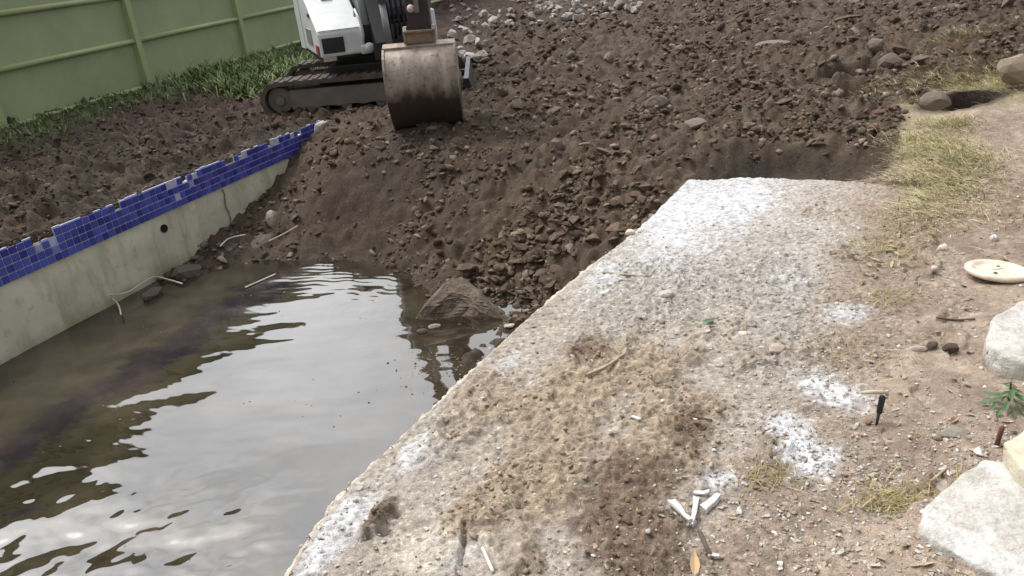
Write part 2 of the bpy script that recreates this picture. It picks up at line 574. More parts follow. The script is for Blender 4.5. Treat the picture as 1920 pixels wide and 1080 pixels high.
LIME = [(1555, 730, .14, .20, .9), (1515, 860, .13, .12, .95), (1480, 800, .10, .10, .6), (1350, 900, .08, .06, .6), (1590, 590, .16, .12, .45)]
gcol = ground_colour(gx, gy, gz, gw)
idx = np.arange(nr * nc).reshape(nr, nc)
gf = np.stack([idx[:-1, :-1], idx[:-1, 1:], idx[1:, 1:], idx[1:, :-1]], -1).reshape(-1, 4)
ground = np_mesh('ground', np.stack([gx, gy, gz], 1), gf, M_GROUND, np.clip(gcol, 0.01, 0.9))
tag(ground, 'dug brown soil with rubble slope and trampled dirt path', kind='structure')

# far sheet below, out to the horizon
bm = bmesh.new()
vsq = [bm.verts.new(p) for p in ((-600, -600, -1.45), (600, -600, -1.45), (600, 600, -1.45), (-600, 600, -1.45))]
bm.faces.new(vsq)
tag(obj('ground', bm, plain('far_earth', (.1, .085, .05), 0.95, 0, .3, 0.2)), 'plain earth reaching the horizon', kind='structure')

# ------------------------------------------------------------------ pool deck: worn concrete slab with dust, dirt and grit
srow = np.concatenate([np.linspace(-1.2, 0.9, 60)[:-1], 0.9 + (4.97 - 0.9) * (np.linspace(0, 1, 520) ** 1.25)])
tcol = np.linspace(0, 1, 300)
S0 = np.repeat(srow[:, None], 300, 1)
et = edge_t(S0)
rag = 0.022 * fbm(S0, S0 * 0 + 3.1, 5.0, 4, 77) + 0.018 * fbm(S0, S0 * 0 + 1.1, 22.0, 2, 78)
T0 = et + rag + (0.85 - et) * tcol[None, :] ** 1.05
Sx = S0 + (far_s(T0) - 4.97) * sstep(4.0, 4.97, S0) + 0.02 * fbm(T0, T0 * 0 + 5, 6.0, 3, 79) * sstep(4.7, 4.97, S0)
dx, dy = xy(Sx, T0)
dxr, dyr, sr, tr_ = dx.ravel(), dy.ravel(), Sx.ravel(), T0.ravel()


def slab_fields(x, y, s, t):
    nz = fbm(x, y, 1.7, 4, 201); nz2 = fbm(x, y, 5.0, 4, 211); nz3 = fbm(x, y, 18.0, 3, 221); nz4 = fbm(x, y, 55.0, 2, 231)
    def B(lst):
        v = np.zeros_like(x)
        for (px, py, rx, ry, ang, a) in lst:
            p = at(px, py)
            v = np.maximum(v, a * blob(x, y, p[0], p[1], rx, ry, ang))
        return v
    A = R(64)
    tan = B([(1060, 770, .55, .22, A, 1), (900, 760, .3, .16, A, .9), (1250, 800, .4, .25, A, .9), (1000, 900, .35, .2, A, 1), (1180, 690, .35, .3, A, .8), (880, 960, .22, .12, A, .8), (1350, 640, .3, .3, A, .45), (1560, 400, .3, .2, A, .5)])
    brown = B([(1160, 960, .30, .16, A, 1.1), (1290, 810, .16, .12, A, .8), (1230, 1030, .25, .14, A, .9), (1000, 1040, .2, .1, A, .5), (1090, 660, .15, .1, A, .6), (1440, 860, .15, .1, A, .7), (720, 960, .10, .035, A, .9), (1560, 470, .25, .2, A, .4)])
    white = B([(1290, 400, .9, .34, A, 1.15), (1390, 370, .6, .3, A, 1.1), (850, 800, .20, .10, A, 1), (650, 970, .20, .08, A, 1.0), (780, 850, .18, .07, A, .8), (600, 1040, .14, .07, A, 1), (1130, 520, .35, .14, A, .75), (950, 690, .22, .06, A, .75), (1500, 520, .5, .2, A, .45), (860, 1040, .12, .08, A, .8)])
    grit = B([(1250, 540, .5, .35, A, 1), (1450, 530, .5, .3, A, 1), (1480, 640, .4, .35, A, .9), (1150, 600, .4, .25, A, .8)])
    tan = sstep(0.25, 0.75, tan + 0.45 * nz2 + 0.2 * nz3)
    brown = sstep(0.3, 0.75, brown + 0.4 * nz2 + 0.25 * nz3)
    white = sstep(0.2, 1.15, white + 0.45 * nz2 + 0.35 * nz3 + 0.2 * nz4)
    grit = sstep(0.25, 0.8, grit + 0.4 * nz2)
    return tan, brown, white, grit, nz, nz2, nz3, nz4


def slab_lumps(x, y):
    wx_ = x + .03 * fbm(x, y, 9, 3, 310); wy_ = y + .03 * fbm(x, y, 9, 3, 311)
    f1, c1 = worley(wx_, wy_, 11.0, 302); f2, c2 = worley(wx_, wy_, 45.0, 303)
    r1 = np.clip(fbm(x, y, 7.0, 5, 312, .62), -.2, 1) * .5
    return (0.55 - f1).clip(0, 0.5) * sstep(.55, .85, c1) * .7 + r1, (0.5 - f2).clip(0, 0.5) * sstep(.35, .9, c2) * 1.3


tan, brown, white, grit, nz, nz2, nz3, nz4 = slab_fields(dxr, dyr, sr, tr_)
lump, lump2 = slab_lumps(dxr, dyr)
edge_d = tr_ - edge_t(sr)
dz = 0.005 * nz2 + 0.006 * nz3 + 0.004 * nz4
dz += np.maximum(tan, brown) * (0.014 + 0.020 * np.abs(nz2) + 0.028 * lump + 0.022 * lump2 + 0.018 * nz3 + 0.006 * nz4)
dz += grit * (0.024 * lump2 + 0.010 * nz3)
dz += white * (0.004 + 0.006 * lump2)
dz -= 0.03 * sstep(0.05, 0.0, edge_d) ** 2
# crack running along the slab near the bottom, with a raised broken piece beside it
pc = [at(872, 985), at(868, 1030), at(858, 1085)]
cl = np.full(dxr.shape, 9.0)
for a_, b_ in zip(pc[:-1], pc[1:]):
    e = (b_ - a_)[:2]; L2 = e @ e
    tt = np.clip(((dxr - a_[0]) * e[0] + (dyr - a_[1]) * e[1]) / L2, 0, 1)
    cl = np.minimum(cl, np.hypot(dxr - a_[0] - tt * e[0], dyr - a_[1] - tt * e[1]))
crack = sstep(0.010, 0.003, cl + 0.004 * nz3)
pit = np.zeros_like(dxr)
for (px, py, r_) in [(718, 1000, .025), (740, 965, .03), (690, 1010, .02), (655, 1005, .014), (1090, 665, .03), (1280, 815, .035), (1505, 335, .03)]:
    p = at(px, py); pit = np.maximum(pit, blob(dxr, dyr, p[0], p[1], r_, r_ * 0.7))
pit = sstep(0.4, 0.8, pit + 0.3 * nz3)
dz -= 0.03 * crack + 0.022 * pit
dzv = 0.0 + dz
c3 = lambda *c: np.tile(np.array(c), (len(dxr), 1))
dc = c3(.335, .293, .25)
dc = lerp(dc, c3(.43, .40, .365), sstep(2.6, 4.2, sr) * .45)
dc = lerp(dc, c3(.29, .25, .21), sstep(-0.1, 0.35, nz2) * .8)
dc = lerp(dc, c3(.235, .195, .16), sstep(0.1, 0.5, nz3) * .6)
dc = lerp(dc, c3(.315, .288, .258), grit * 0.7)
dc = lerp(dc, c3(.55, .56, .58), white * 0.85)
dc = lerp(dc, c3(.30, .232, .160), tan * 0.8)
dc = lerp(dc, c3(.145, .10, .068), brown * 0.9)
dc = lerp(dc, c3(.50, .45, .37), sstep(0.3, 0.9, blob(dxr, dyr, *at(800, 1030)[:2], .16, .12) + 0.3 * nz3) * 0.7)
dc = lerp(dc, c3(.62, .53, .43), sstep(0.035, 0.012, edge_d + 0.012 * nz3) * 0.7)
for (px, py, rx, ry, a) in LIME:
    p = at(px, py)
    dc = lerp(dc, c3(.60, .62, .65), .9 * np.clip(sstep(0.35, 1.0, blob(dxr, dyr, p[0], p[1], rx, ry, 0.5) + 0.35 * nz2 + 0.4 * nz3 + 0.25 * nz4) * a, 0, 1))
dc = lerp(dc, lerp(c3(.240, .185, .142), c3(.29, .235, .185), sstep(-.1, .3, fbm(dxr, dyr, 3.7, 4, 111))), sstep(-0.22, 0.10, tr_ - DT0(sr) + fbm(dxr, dyr, 2.2, 4, 3) * 0.30 + .12 * nz3))
for (px, py, rx, ry, a) in LIME:
    p = at(px, py)
    dc = lerp(dc, c3(.60, .62, .65), .8 * np.clip(sstep(0.35, 1.0, blob(dxr, dyr, p[0], p[1], rx, ry, 0.5) + 0.35 * nz2 + 0.4 * nz3 + 0.25 * nz4) * a, 0, 1))
cav = np.clip((.30 * nz3 + .25 * nz4), -.5, .5)
dc *= (1 + 1.25 * cav)[:, None]
f3, c3_ = worley(dxr, dyr, 60.0, 333)
dc = lerp(dc, dc * .45, (sstep(.80, .9, c3_) * sstep(.45, .3, f3)) * (1 - .5 * white))
dc = lerp(dc, np.clip(dc * 1.7, 0, .62), (sstep(.22, .12, c3_) * sstep(.42, .28, f3)) * .7)
# skirt of two rows down the pool side and the far side
nS, nT = S0.shape
Vd = np.stack([dxr, dyr, dzv], 1).reshape(nS, nT, 3)
Cd = dc.reshape(nS, nT, 3)
extra = []; extrac = []
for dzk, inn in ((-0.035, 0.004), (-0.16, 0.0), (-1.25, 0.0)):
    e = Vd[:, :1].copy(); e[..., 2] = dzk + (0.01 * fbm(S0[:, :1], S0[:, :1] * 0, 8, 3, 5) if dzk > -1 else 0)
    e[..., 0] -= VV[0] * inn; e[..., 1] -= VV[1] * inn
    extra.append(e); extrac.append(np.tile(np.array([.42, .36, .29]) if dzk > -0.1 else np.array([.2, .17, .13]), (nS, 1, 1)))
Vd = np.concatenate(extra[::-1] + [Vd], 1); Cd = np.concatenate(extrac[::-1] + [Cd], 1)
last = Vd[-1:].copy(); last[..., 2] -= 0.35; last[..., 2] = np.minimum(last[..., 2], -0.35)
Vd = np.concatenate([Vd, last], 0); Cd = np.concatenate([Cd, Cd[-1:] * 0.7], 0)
a_, b_ = Vd.shape[:2]
idx = np.arange(a_ * b_).reshape(a_, b_)
df = np.stack([idx[:-1, :-1], idx[:-1, 1:], idx[1:, 1:], idx[1:, :-1]], -1).reshape(-1, 4)
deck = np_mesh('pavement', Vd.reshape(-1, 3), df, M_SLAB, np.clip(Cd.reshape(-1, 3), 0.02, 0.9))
tag(deck, 'worn concrete pool surround covered in white dust and tan dirt', kind='structure')


def deck_z(x, y):
    """surface height under a point near the path: ground or slab, whichever is higher"""
    z, w = H(x, y)
    s, t = w['s'], w['t']
    tan, brown, white, grit, nz, nz2, nz3, nz4 = slab_fields(x, y, s, t)
    onslab = (t > edge_t(s)) & (s < far_s(t)) & (t < 0.85)
    lump, lump2 = slab_lumps(x, y)
    d = 0.005 * nz2 + 0.006 * nz3 + np.maximum(tan, brown) * (0.014 + 0.020 * np.abs(nz2) + 0.028 * lump + 0.022 * lump2 + 0.018 * nz3) + grit * (0.016 * lump2 + 0.006 * nz3) + white * (0.004 + 0.006 * lump2)
    return np.where(onslab, np.maximum(z, d), z), onslab, (tan, brown, white, grit)


def surf(px, py, z0=0.0):
    """point on the dirt/slab surface seen at a photo pixel"""
    p = at(px, py, z0)
    for _ in range(3):
        zz = float(deck_z(np.array([p[0]]), np.array([p[1]]))[0][0])
        p = at(px, py, zz)
    return Vector(p)


# ------------------------------------------------------------------ water
ws = np.arange(-1.5, 6.7, 0.013); wt = np.arange(T_WALL - 0.03, -0.85, 0.013)
WS, WT = np.meshgrid(ws, wt, indexing='ij')
wx, wy = xy(WS.ravel(), WT.ravel())


def ripple(x, y):
    # calm mid-pool; short ripples at the foot of the fill; rolling ones close by
    wob = 0.10 * fbm(x, y, 2.0, 3, 401)
    d1 = y * 0.97 + x * 0.24 + wob
    farw = sstep(4.5, 5.3, y) * blob(x, y, -1.25, 5.2, 0.55, 0.6)
    nearw = sstep(3.3, 2.4, y) * sstep(-0.7, -1.5, x)
    h = 0.0016 * fbm(x * 0.7 + .2 * y, y * 1.5, 5.0, 2, 407)
    h += 0.0055 * fbm(x * 0.55 + .12 * y, y * 1.25, 2.2, 2, 404)
    h += 0.00018 * np.sin((d1 + .3 * x) * 2 * np.pi / 0.055 + 3 * fbm(x, y, 2, 2, 409)) * sstep(-1.5, -2.3, x)
    h += farw * 0.00048 * np.sin(d1 * 2 * np.pi / 0.062 + 1.5 * fbm(x, y, 3, 2, 405))
    h += nearw * (0.020 * fbm(x * 0.8, y * 1.2, 3.4, 2, 406) + .006 * fbm(x, y * 1.3, 8.0, 2, 408))
    rr = np.hypot(x + 1.12, y - 4.66)
    h += 0.00025 * np.sin(rr * 2 * np.pi / 0.07) * np.exp(-(rr / 0.22) ** 2)
    return h


wz = WATER_Z + ripple(wx, wy)
idx = np.arange(WS.size).reshape(WS.shape)
wf = np.stack([idx[:-1, :-1], idx[1:, :-1], idx[1:, 1:], idx[:-1, 1:]], -1).reshape(-1, 4)
mw, t, b = newmat('muddy_water')
p = geo_pos(t)
n1 = noise_n(t, 2.2, 4, 0.6, p)
cw = mixc(t, 'MIX', (.018, .014, .008), (.058, .044, .029), rng(t, n1, 0.40, 0.68, 0, 1))
t.links.new(cw, b.inputs['Base Color'])
sxw = t.nodes.new('ShaderNodeVectorMath'); sxw.operation = 'DOT_PRODUCT'; sxw.inputs[1].default_value = (VV[0], VV[1], 0); t.links.new(p, sxw.inputs[0])
wall_rough = rng(t, sxw.outputs['Value'], T_WALL + .55, T_WALL + 1.35, .16, .03)      # roughness added near the wall to blur the tile reflection
t.links.new(wall_rough, b.inputs['Roughness'])
b.inputs['IOR'].default_value = 1.85
water = np_mesh('water', np.stack([wx, wy, wz], 1), wf, mw)
tag(water, 'murky brown pool water mirroring a pale cloudy sky', kind='structure')

# ------------------------------------------------------------------ pool wall with mosaic tiles
mp, t, b = newmat('stained_pool_plaster')
p = geo_pos(t)
n1 = noise_n(t, 2.6, 6, 0.62, p); n2 = noise_n(t, 14, 5, 0.6, p)
c = mixc(t, 'MIX', (.43, .415, .31), (.56, .545, .43), rng(t, n1, 0.35, 0.62, 0, 1))
c = mixc(t, 'MIX', c, (.24, .25, .15), rng(t, n2, 0.56, 0.75, 0, .6))
mpv = N(t, 'ShaderNodeMapping'); t.links.new(p, mpv.inputs['Vector']); mpv.inputs['Scale'].default_value = (7, 7, 1.2)
n3 = noise_n(t, 1.0, 4, 0.6, mpv.outputs[0])
c = mixc(t, 'MIX', c, (.27, .285, .17), rng(t, n3, 0.50, 0.70, 0, .7))
sx = t.nodes.new('ShaderNodeSeparateXYZ'); t.links.new(p, sx.inputs[0])
ad = t.nodes.new('ShaderNodeMath'); ad.operation = 'MULTIPLY_ADD'; t.links.new(n1, ad.inputs[0]); ad.inputs[1].default_value = 0.35; t.links.new(sx.outputs[2], ad.inputs[2])
c = mixc(t, 'MIX', c, (.20, .205, .12), rng(t, ad.outputs[0], -0.40, -0.60, 0, .7))   # tide-mark of algae
t.links.new(c, b.inputs['Base Color']); b.inputs['Roughness'].default_value = 0.8
bump(t, b, [(n1, .01), (n2, .006)], 0.6)
M_PLASTER = mp
wall = empty('pool_wall', (*xy(2.6, T_WALL), -0.7), 0.0, 'stained pale green pool wall topped by broken rows of blue mosaic tiles', 'pool wall')
wloc = Vector(wall.location)


def wp(s, t, z):
    x, y = xy(s, t)
    return Vector((x, y, z)) - wloc


PIT = 0.0555
S_T0, NCOL = 2.22, 74
TILE_BOT = -0.222
rows = []
rr = random.Random(5)
pattern = [4, 4, 4, 4, 3, 3, 4, 4, 4, 4, 4, 4, 4, 3, 3, 3, 4, 4, 4, 4, 4, 4, 4, 4, 4, 3, 4, 4, 4, 4, 4, 4, 4, 4, 4, 4, 4, 3, 4, 4, 4, 4, 4, 4, 4, 4, 3, 3, 4, 4, 4, 4, 4, 4, 4, 4, 3, 4, 4, 4, 4, 4, 4, 4, 3, 4, 4, 4, 4, 4, 4, 3, 3, 3]
# concrete body, gridded so that its face can be uneven
bm = bmesh.new()
gs = np.arange(-1.0, 6.45, 0.06)
zz_ = [-1.3, -1.0, -0.8, -0.7, -0.6, -0.5, -0.4, -0.3, -0.235, -0.215]
grid = []
for s_ in gs:
    col = []
    for z_ in zz_:
        dt = 0.006 * mnoise.noise(Vector((s_ * 3, z_ * 4, 1.0))) + (0.012 if z_ < -0.235 else 0)
        col.append(bm.verts.new(wp(s_, T_WALL + dt, z_)))
    top = -0.045 + 0.03 * mnoise.noise(Vector((s_ * 5, 2.2, 0))) + 0.018 * mnoise.noise(Vector((s_ * 17, 5.2, 0)))
    col.append(bm.verts.new(wp(s_, T_WALL - 0.004, top)))
    col.append(bm.verts.new(wp(s_, T_WALL - 0.05, top - 0.01)))
    col.append(bm.verts.new(wp(s_, T_WALL - 0.13, top - 0.04)))
    col.append(bm.verts.new(wp(s_, T_WALL - 0.13, -1.3)))
    grid.append(col)
for i in range(len(grid) - 1):
    for j in range(len(grid[0]) - 1):
        bm.faces.new((grid[i][j], grid[i + 1][j], grid[i + 1][j + 1], grid[i][j + 1]))
obj('wall_face', bm, M_PLASTER, wall, True)
# grout bed behind the tiles, broken along its top like the tiles
bm = bmesh.new()
for ci in range(NCOL):
    h = pattern[ci % len(pattern)]
    zt = TILE_BOT + h * PIT + rr.choice([.004, .004, -.012, -.024, .010])
    s_ = S_T0 + ci * PIT
    vsb = add_box(bm, (0, 0, 0), (PIT, 0.012, zt - TILE_BOT))
    for v in vsb:
        a, t_, z_ = v.co
        v.co = wp(s_ + PIT / 2 + a, T_WALL + 0.004 + t_, (zt + TILE_BOT) / 2 + z_)
obj('grout_bed', bm, plain('pale_grout', (.40, .42, .54), 0.8, 0, .25, 30), wall)
# tiles: one shared mesh with a tilted-edge face
def tile_mesh():
    bm = bmesh.new()
    add_box(bm, (0, 0, 0), (PIT * 0.86, 0.010, PIT * 0.86), 0.0025)
    me = bpy.data.meshes.new('tile'); bm.normal_update(); bm.to_mesh(me); bm.free()
    return me


mt, t, b = newmat('blue_glass_tile')
oi = t.nodes.new('ShaderNodeObjectInfo')
rp = t.nodes.new('ShaderNodeValToRGB')
rp.color_ramp.elements[0].color = (.025, .030, .23, 1); rp.color_ramp.elements[1].color = (.085, .105, .46, 1)
_e = rp.color_ramp.elements.new(.975); _e.color = (.075, .095, .42, 1)
rp.color_ramp.elements[2].color = (.30, .32, .52, 1)
t.links.new(oi.outputs['Random'], rp.inputs[0])
nn = noise_n(t, 40, 4, 0.6, geo_pos(t))
cc = mixc(t, 'MIX', rp.outputs[0], (.12, .10, .10), rng(t, nn, 0.58, 0.75, 0, .5))
t.links.new(cc, b.inputs['Base Color']); b.inputs['Roughness'].default_value = 0.25
TM = tile_mesh(); TM.materials.append(mt)
ang = math.atan2(UU[1], UU[0])
cnt = 0
for ci in range(NCOL):
    for ri in range(pattern[ci % len(pattern)]):
        if rr.random() < 0.004 or (ri >= 3 and rr.random() < 0.05): continue
        o = bpy.data.objects.new('tile', TM)
        o.location = wp(S_T0 + (ci + .5) * PIT, T_WALL + 0.0125, TILE_BOT + (ri + .5) * PIT)
        o.rotation_euler = (rr.uniform(-.03, .03), rr.uniform(-.02, .02), ang + rr.uniform(-.03, .03))
        link(o, wall); cnt += 1
# pipe hole: raised black disc, the inner shade put into its colour
hp = at(283, 426, -0.33)
bm = bmesh.new()
hs, ht = st(hp[0], hp[1])
ring = []
for rad, dep in ((0.033, 0.010), (0.033, 0.024), (0.026, 0.025), (0.025, 0.0235)):
    ring.append([bm.verts.new(wp(hs + rad * math.cos(2 * math.pi * k / 16), T_WALL + dep, -0.33 + rad * math.sin(2 * math.pi * k / 16))) for k in range(16)])
for a in range(3):
    for k in range(16):
        bm.faces.new((ring[a][k], ring[a][(k + 1) % 16], ring[a + 1][(k + 1) % 16], ring[a + 1][k]))
bm.faces.new(ring[3])
bmesh.ops.recalc_face_normals(bm, faces=bm.faces)
obj('pipe_hole', bm, plain('painted_hole_dark', (.008, .008, .008), 0.9), wall)
# vertical joint in the wall
bm = bmesh.new()
js = 4.66
pv = []
for k in range(9):
    z_ = -0.23 - k * 0.055
    o_ = 0.012 * math.sin(k * 1.7)
    pv.append((bm.verts.new(wp(js + o_ - .006, T_WALL + 0.019, z_)), bm.verts.new(wp(js + o_ + .006, T_WALL + 0.019, z_))))
for k in range(8): bm.faces.new((pv[k][0], pv[k][1], pv[k + 1][1], pv[k + 1][0]))
obj('wall_joint', bm, plain('joint_stain', (.12, .12, .075), 0.9), wall)

# ------------------------------------------------------------------ fence
M_FENCE = plain('green_painted_steel', (.325, .37, .205), 0.5, 0, .10, 1.4, .002, .4, (.22, .235, .165), .45)
M_FENCE2 = plain('green_painted_steel_trim', (.35, .39, .20), 0.45, 0, .10, 3.0, 0, .4, (.22, .23, .15), .4)
f0 = Vector((-5.5, 8.46, 0)); fdir = Vector((.3135, .9496, 0)); BAY = 2.335
fn = Vector((.9496, -.3135, 0))          # towards the pool
fence = empty('fence', f0, 0, 'tall green sheet metal fence with round rails behind the dug garden bed', 'fence')
ftop = 2.85
for b_i in range(-3, 8):
    p0 = fdir * (b_i * BAY)
    base = 0.0
    bm = bmesh.new()
    add_prism(bm, [(-.045, -.045), (.045, -.045), (.045, .045), (-.045, .045)], -0.25, ftop + 0.05, 'z')
    bmesh.ops.rotate(bm, cent=(0, 0, 0), matrix=Matrix.Rotation(math.atan2(fdir.y, fdir.x), 3, 'Z'), verts=bm.verts)
    bmesh.ops.translate(bm, vec=p0 + fn * 0.02, verts=bm.verts)
    obj('post', bm, M_FENCE2, fence)
    # ribbed sheet bay
    bm = bmesh.new()
    n_ = 24
    prev = None
    for k in range(n_ + 1):
        f = k / n_
        off = 0.006 if k % 8 == 0 else 0.0
        q = p0 + fdir * (f * BAY) - fn * (0.012 - off)
        cur = [bm.verts.new(q + Vector((0, 0, -.1))), bm.verts.new(q + Vector((0, 0, ftop))), bm.verts.new(q - fn * .006 + Vector((0, 0, ftop))), bm.verts.new(q - fn * .006 + Vector((0, 0, -.1)))]
        if prev:
            for a in range(4):
                bm.faces.new((prev[a], prev[(a + 1) % 4], cur[(a + 1) % 4], cur[a]))
        prev = cur
    bmesh.ops.recalc_face_normals(bm, faces=bm.faces)
    obj('panel', bm, M_FENCE, fence)
    for z_ in (0.05, 0.65, 1.21, 1.78, 2.32, 2.82):
        bm = bmesh.new()
        add_tube(bm, [p0 + fdir * .05 + fn * .025 + Vector((0, 0, z_)), p0 + fdir * (BAY - .05) + fn * .025 + Vector((0, 0, z_))], 0.034, 10)
        obj('rail', bm, M_FENCE2, fence, True)

# ------------------------------------------------------------------ excavator
M_WHITE = plain('white_machine_paint', (.60, .62, .625), 0.35, 0, .06, 6, 0, .5, (.36, .33, .29), .45)
M_BLACK = plain('black_machine_paint', (.018, .018, .022), 0.45, 0, .3, 8, 0, .4, (.08, .07, .06), .3)
M_GREYM = plain('grey_machine_steel', (.27, .285, .30), 0.4, .4, .15, 8, 0, .5, (.12, .10, .08), .3)
M_RUBBER = plain('muddy_rubber', (.065, .056, .050), 0.85, 0, .3, 10, .004, .3, (.12, .095, .078), .85)
M_FRAME = plain('muddy_track_steel', (.135, .118, .104), 0.7, .0, .25, 8, .003, .3, (.15, .122, .10), .7)
M_CHROME = plain('chrome_rod', (.6, .6, .6), 0.2, 1.0, .05, 5)
M_GLASS = plain('dark_cab_glass', (.012, .014, .018), 0.06, 0, .1, 2, 0, .6)
M_RED = plain('red_lens', (.30, .05, .045), 0.25)
M_ARM = plain('dark_maroon_arm', (.030, .017, .019), 0.5, 0, .25, 8, 0, .4, (.10, .075, .06), .3)

EXL = Vector((-1.44, 9.02, -0.085))
ex = empty('mini_excavator', EXL, 0, 'white mini excavator on rubber tracks with a muddy bucket at the fill edge', 'excavator')


def stadium(L, h, n=10):
    r = h / 2
    pts = []
    for k in range(n + 1):
        a = -math.pi / 2 + math.pi * k / n
        pts.append((L / 2 - r + r * math.cos(a), r + r * math.sin(a)))
    for k in range(n + 1):
        a = math.pi / 2 + math.pi * k / n
        pts.append((-L / 2 + r + r * math.cos(a), r + r * math.sin(a)))
    return pts


TL, TH = 2.20, 0.40
for side in (-1, 1):
    yc = side * 0.60
    bm = bmesh.new()
    outer = stadium(TL, TH); inner = stadium(TL - .09, TH - .09)
    inner = [(x, z + .045) for x, z in inner]
    n_ = len(outer)
    rings = []
    for (prof, y_) in ((outer, yc - .15), (outer, yc + .15), (inner, yc + .15), (inner, yc - .15)):
        rings.append([bm.verts.new((x, y_, z)) for x, z in prof])
    for a in range(4):
        for k in range(n_):
            bm.faces.new((rings[a][k], rings[a][(k + 1) % n_], rings[(a + 1) % 4][(k + 1) % n_], rings[(a + 1) % 4][k]))
    bmesh.ops.recalc_face_normals(bm, faces=bm.faces)
    trk = obj('track', bm, M_RUBBER, ex)
    # tread lugs all round
    per = []
    for k in range(n_):
        a = Vector((outer[k][0], 0, outer[k][1])); c_ = outer[(k + 1) % n_]; b2 = Vector((c_[0], 0, c_[1]))
        per.append((a, b2, (b2 - a).length))
    tot = sum(q[2] for q in per); NL = 46
    bml = bpy.data.meshes.new('tread_lug')
    bmt = bmesh.new(); add_box(bmt, (0, 0, 0.004), (.05, .29, .014), .004); bmt.to_mesh(bml); bmt.free(); bml.materials.append(M_RUBBER)
    for q in range(NL):
        d = tot * q / NL
        for a, b2, l in per:
            if d <= l: break
            d -= l
        pnt = a + (b2 - a) * (d / l)
        tg = (b2 - a).normalized()
        o = bpy.data.objects.new('tread_lug', bml)
        o.location = (pnt.x, yc, pnt.z)
        o.rotation_euler = (0, math.atan2(-tg.z, tg.x) + math.pi, 0)
        link(o, trk)
    # side frame plate with scalloped lower edge
    bm = bmesh.new()
    prof = [(-.78, .30), (.78, .30)]
    for k in range(25):
        f = k / 24
        prof.append((.78 - 1.56 * f, .095 + .016 * abs(math.sin(f * math.pi * 6))))
    add_prism(bm, [(x, z) for x, z in prof], yc - .115, yc + .115, 'y')
    tf = obj('track_frame', bm, M_FRAME, trk)
    for xk in (-.90, .90):
        bm = bmesh.new()
        bmesh.ops.create_cone(bm, segments=20, radius1=.135, radius2=.135, depth=.16, cap_ends=True, matrix=Matrix.Translation((xk, yc, TH / 2)) @ Matrix.Rotation(math.pi / 2, 4, 'X'))
        bmesh.ops.create_cone(bm, segments=16, radius1=.07, radius2=.05, depth=.24, cap_ends=True, matrix=Matrix.Translation((xk, yc, TH / 2)) @ Matrix.Rotation(math.pi / 2, 4, 'X'))
        obj('idler' if xk < 0 else 'sprocket', bm, M_FRAME, trk)
    for k in range(4):
        xk = -.57 + k * .38
        bm = bmesh.new()
        bmesh.ops.create_cone(bm, segments=14, radius1=.06, radius2=.06, depth=.2, cap_ends=True, matrix=Matrix.Translation((xk, yc, .107)) @ Matrix.Rotation(math.pi / 2, 4, 'X'))
        obj('roller', bm, M_FRAME, trk)
bm = bmesh.new()
add_box(bm, (0, 0, .30), (1.0, .95, .18), .02)
add_box(bm, (0, 0, .42), (.7, .7, .10), .02)
obj('undercarriage', bm, M_BLACK, ex)
bm = bmesh.new()
add_prism(bm, [(1.14, -.02), (1.19, -.04), (1.22, .10), (1.17, .28), (1.12, .28), (1.16, .12)], -.78, .78, 'y')
add_box(bm, (.90, -.28, .16), (.5, .08, .1), .01); add_box(bm, (.90, .28, .16), (.5, .08, .1), .01)
obj('dozer_blade', bm, M_BLACK, ex)

# upper body in its own frame: x to the viewer's right along the nose, y backwards
HY = R(20)
HA = Vector((-1.82, 8.22, 0)) - EXL
HA.z = 0.085
def HM(x, y, z):
    e = Vector((math.cos(HY), math.sin(HY), 0)); bk = Vector((-math.sin(HY), math.cos(HY), 0))
    return HA + e * x + bk * y + Vector((0, 0, z))


def hobj(name, bm, mat, parent=ex, smooth=False):
    for v in bm.verts: v.co = HM(*v.co)
    bmesh.ops.recalc_face_normals(bm, faces=bm.faces)
    return obj(name, bm, mat, parent, smooth)


def bevel_all(bm, off, seg=2):
    bmesh.ops.bevel(bm, geom=[e for e in bm.edges if e.calc_face_angle(0) > 0.35], offset=off, segments=seg, profile=.7, affect='EDGES')


# side hood: upright nose with lamp, sloping top, curved side towards the counterweight
bm = bmesh.new()
add_prism(bm, [(0, .53), (-.01, .55), (.0, .765), (.02, .79), (.62, 1.10), (1.25, 1.22), (1.55, 1.15), (1.62, .9), (1.55, .52)], .03, .51)
bevel_all(bm, .018)
hood = hobj('hood', bm, M_WHITE)
bm = bmesh.new()
add_prism(bm, [(.05, .50), (.10, .48), (1.5, .48), (1.55, .5), (1.5, .56), (.05, .56)], .05, 1.28)
hobj('deck_plate', bm, M_BLACK)
bm = bmesh.new()
add_box(bm, (.175, -.012, .645), (.23, .02, .155), .006)
lamp = hobj('grille', bm, M_BLACK, hood)
for k in range(3):
    bm = bmesh.new(); add_box(bm, (.145, -.026, .60 + k * .045), (.18, .01, .016), .003)
    hobj('slat', bm, plain('black_slat', (.03, .033, .035), .4) if k == 0 else bpy.data.materials['black_slat'], lamp) if False else None
    bm.free() if bm.is_valid else None
bm = bmesh.new(); add_box(bm, (.26, .012, .793), (.44, .012, .006)); hobj('hood_seam', bm, M_BLACK, hood)
bm = bmesh.new(); add_box(bm, (.022, .10, .60), (.022, .14, .10), .006); hobj('reflector', bm, M_RED, hood)
bm = bmesh.new(); add_box(bm, (.12, .02, .51), (.14, .05, .05), .01); hobj('tow_eye', bm, plain('muddy_tow_eye', (.36, .33, .28), .7), hood)
bm = bmesh.new(); add_box(bm, (.024, .42, .93), (.012, .10, .035), .002); hobj('decal', bm, M_BLACK, hood)
bm = bmesh.new(); add_box(bm, (.024, .62, .70), (.012, .34, .16), .004); hobj('side_vent', bm, M_GREYM, hood)
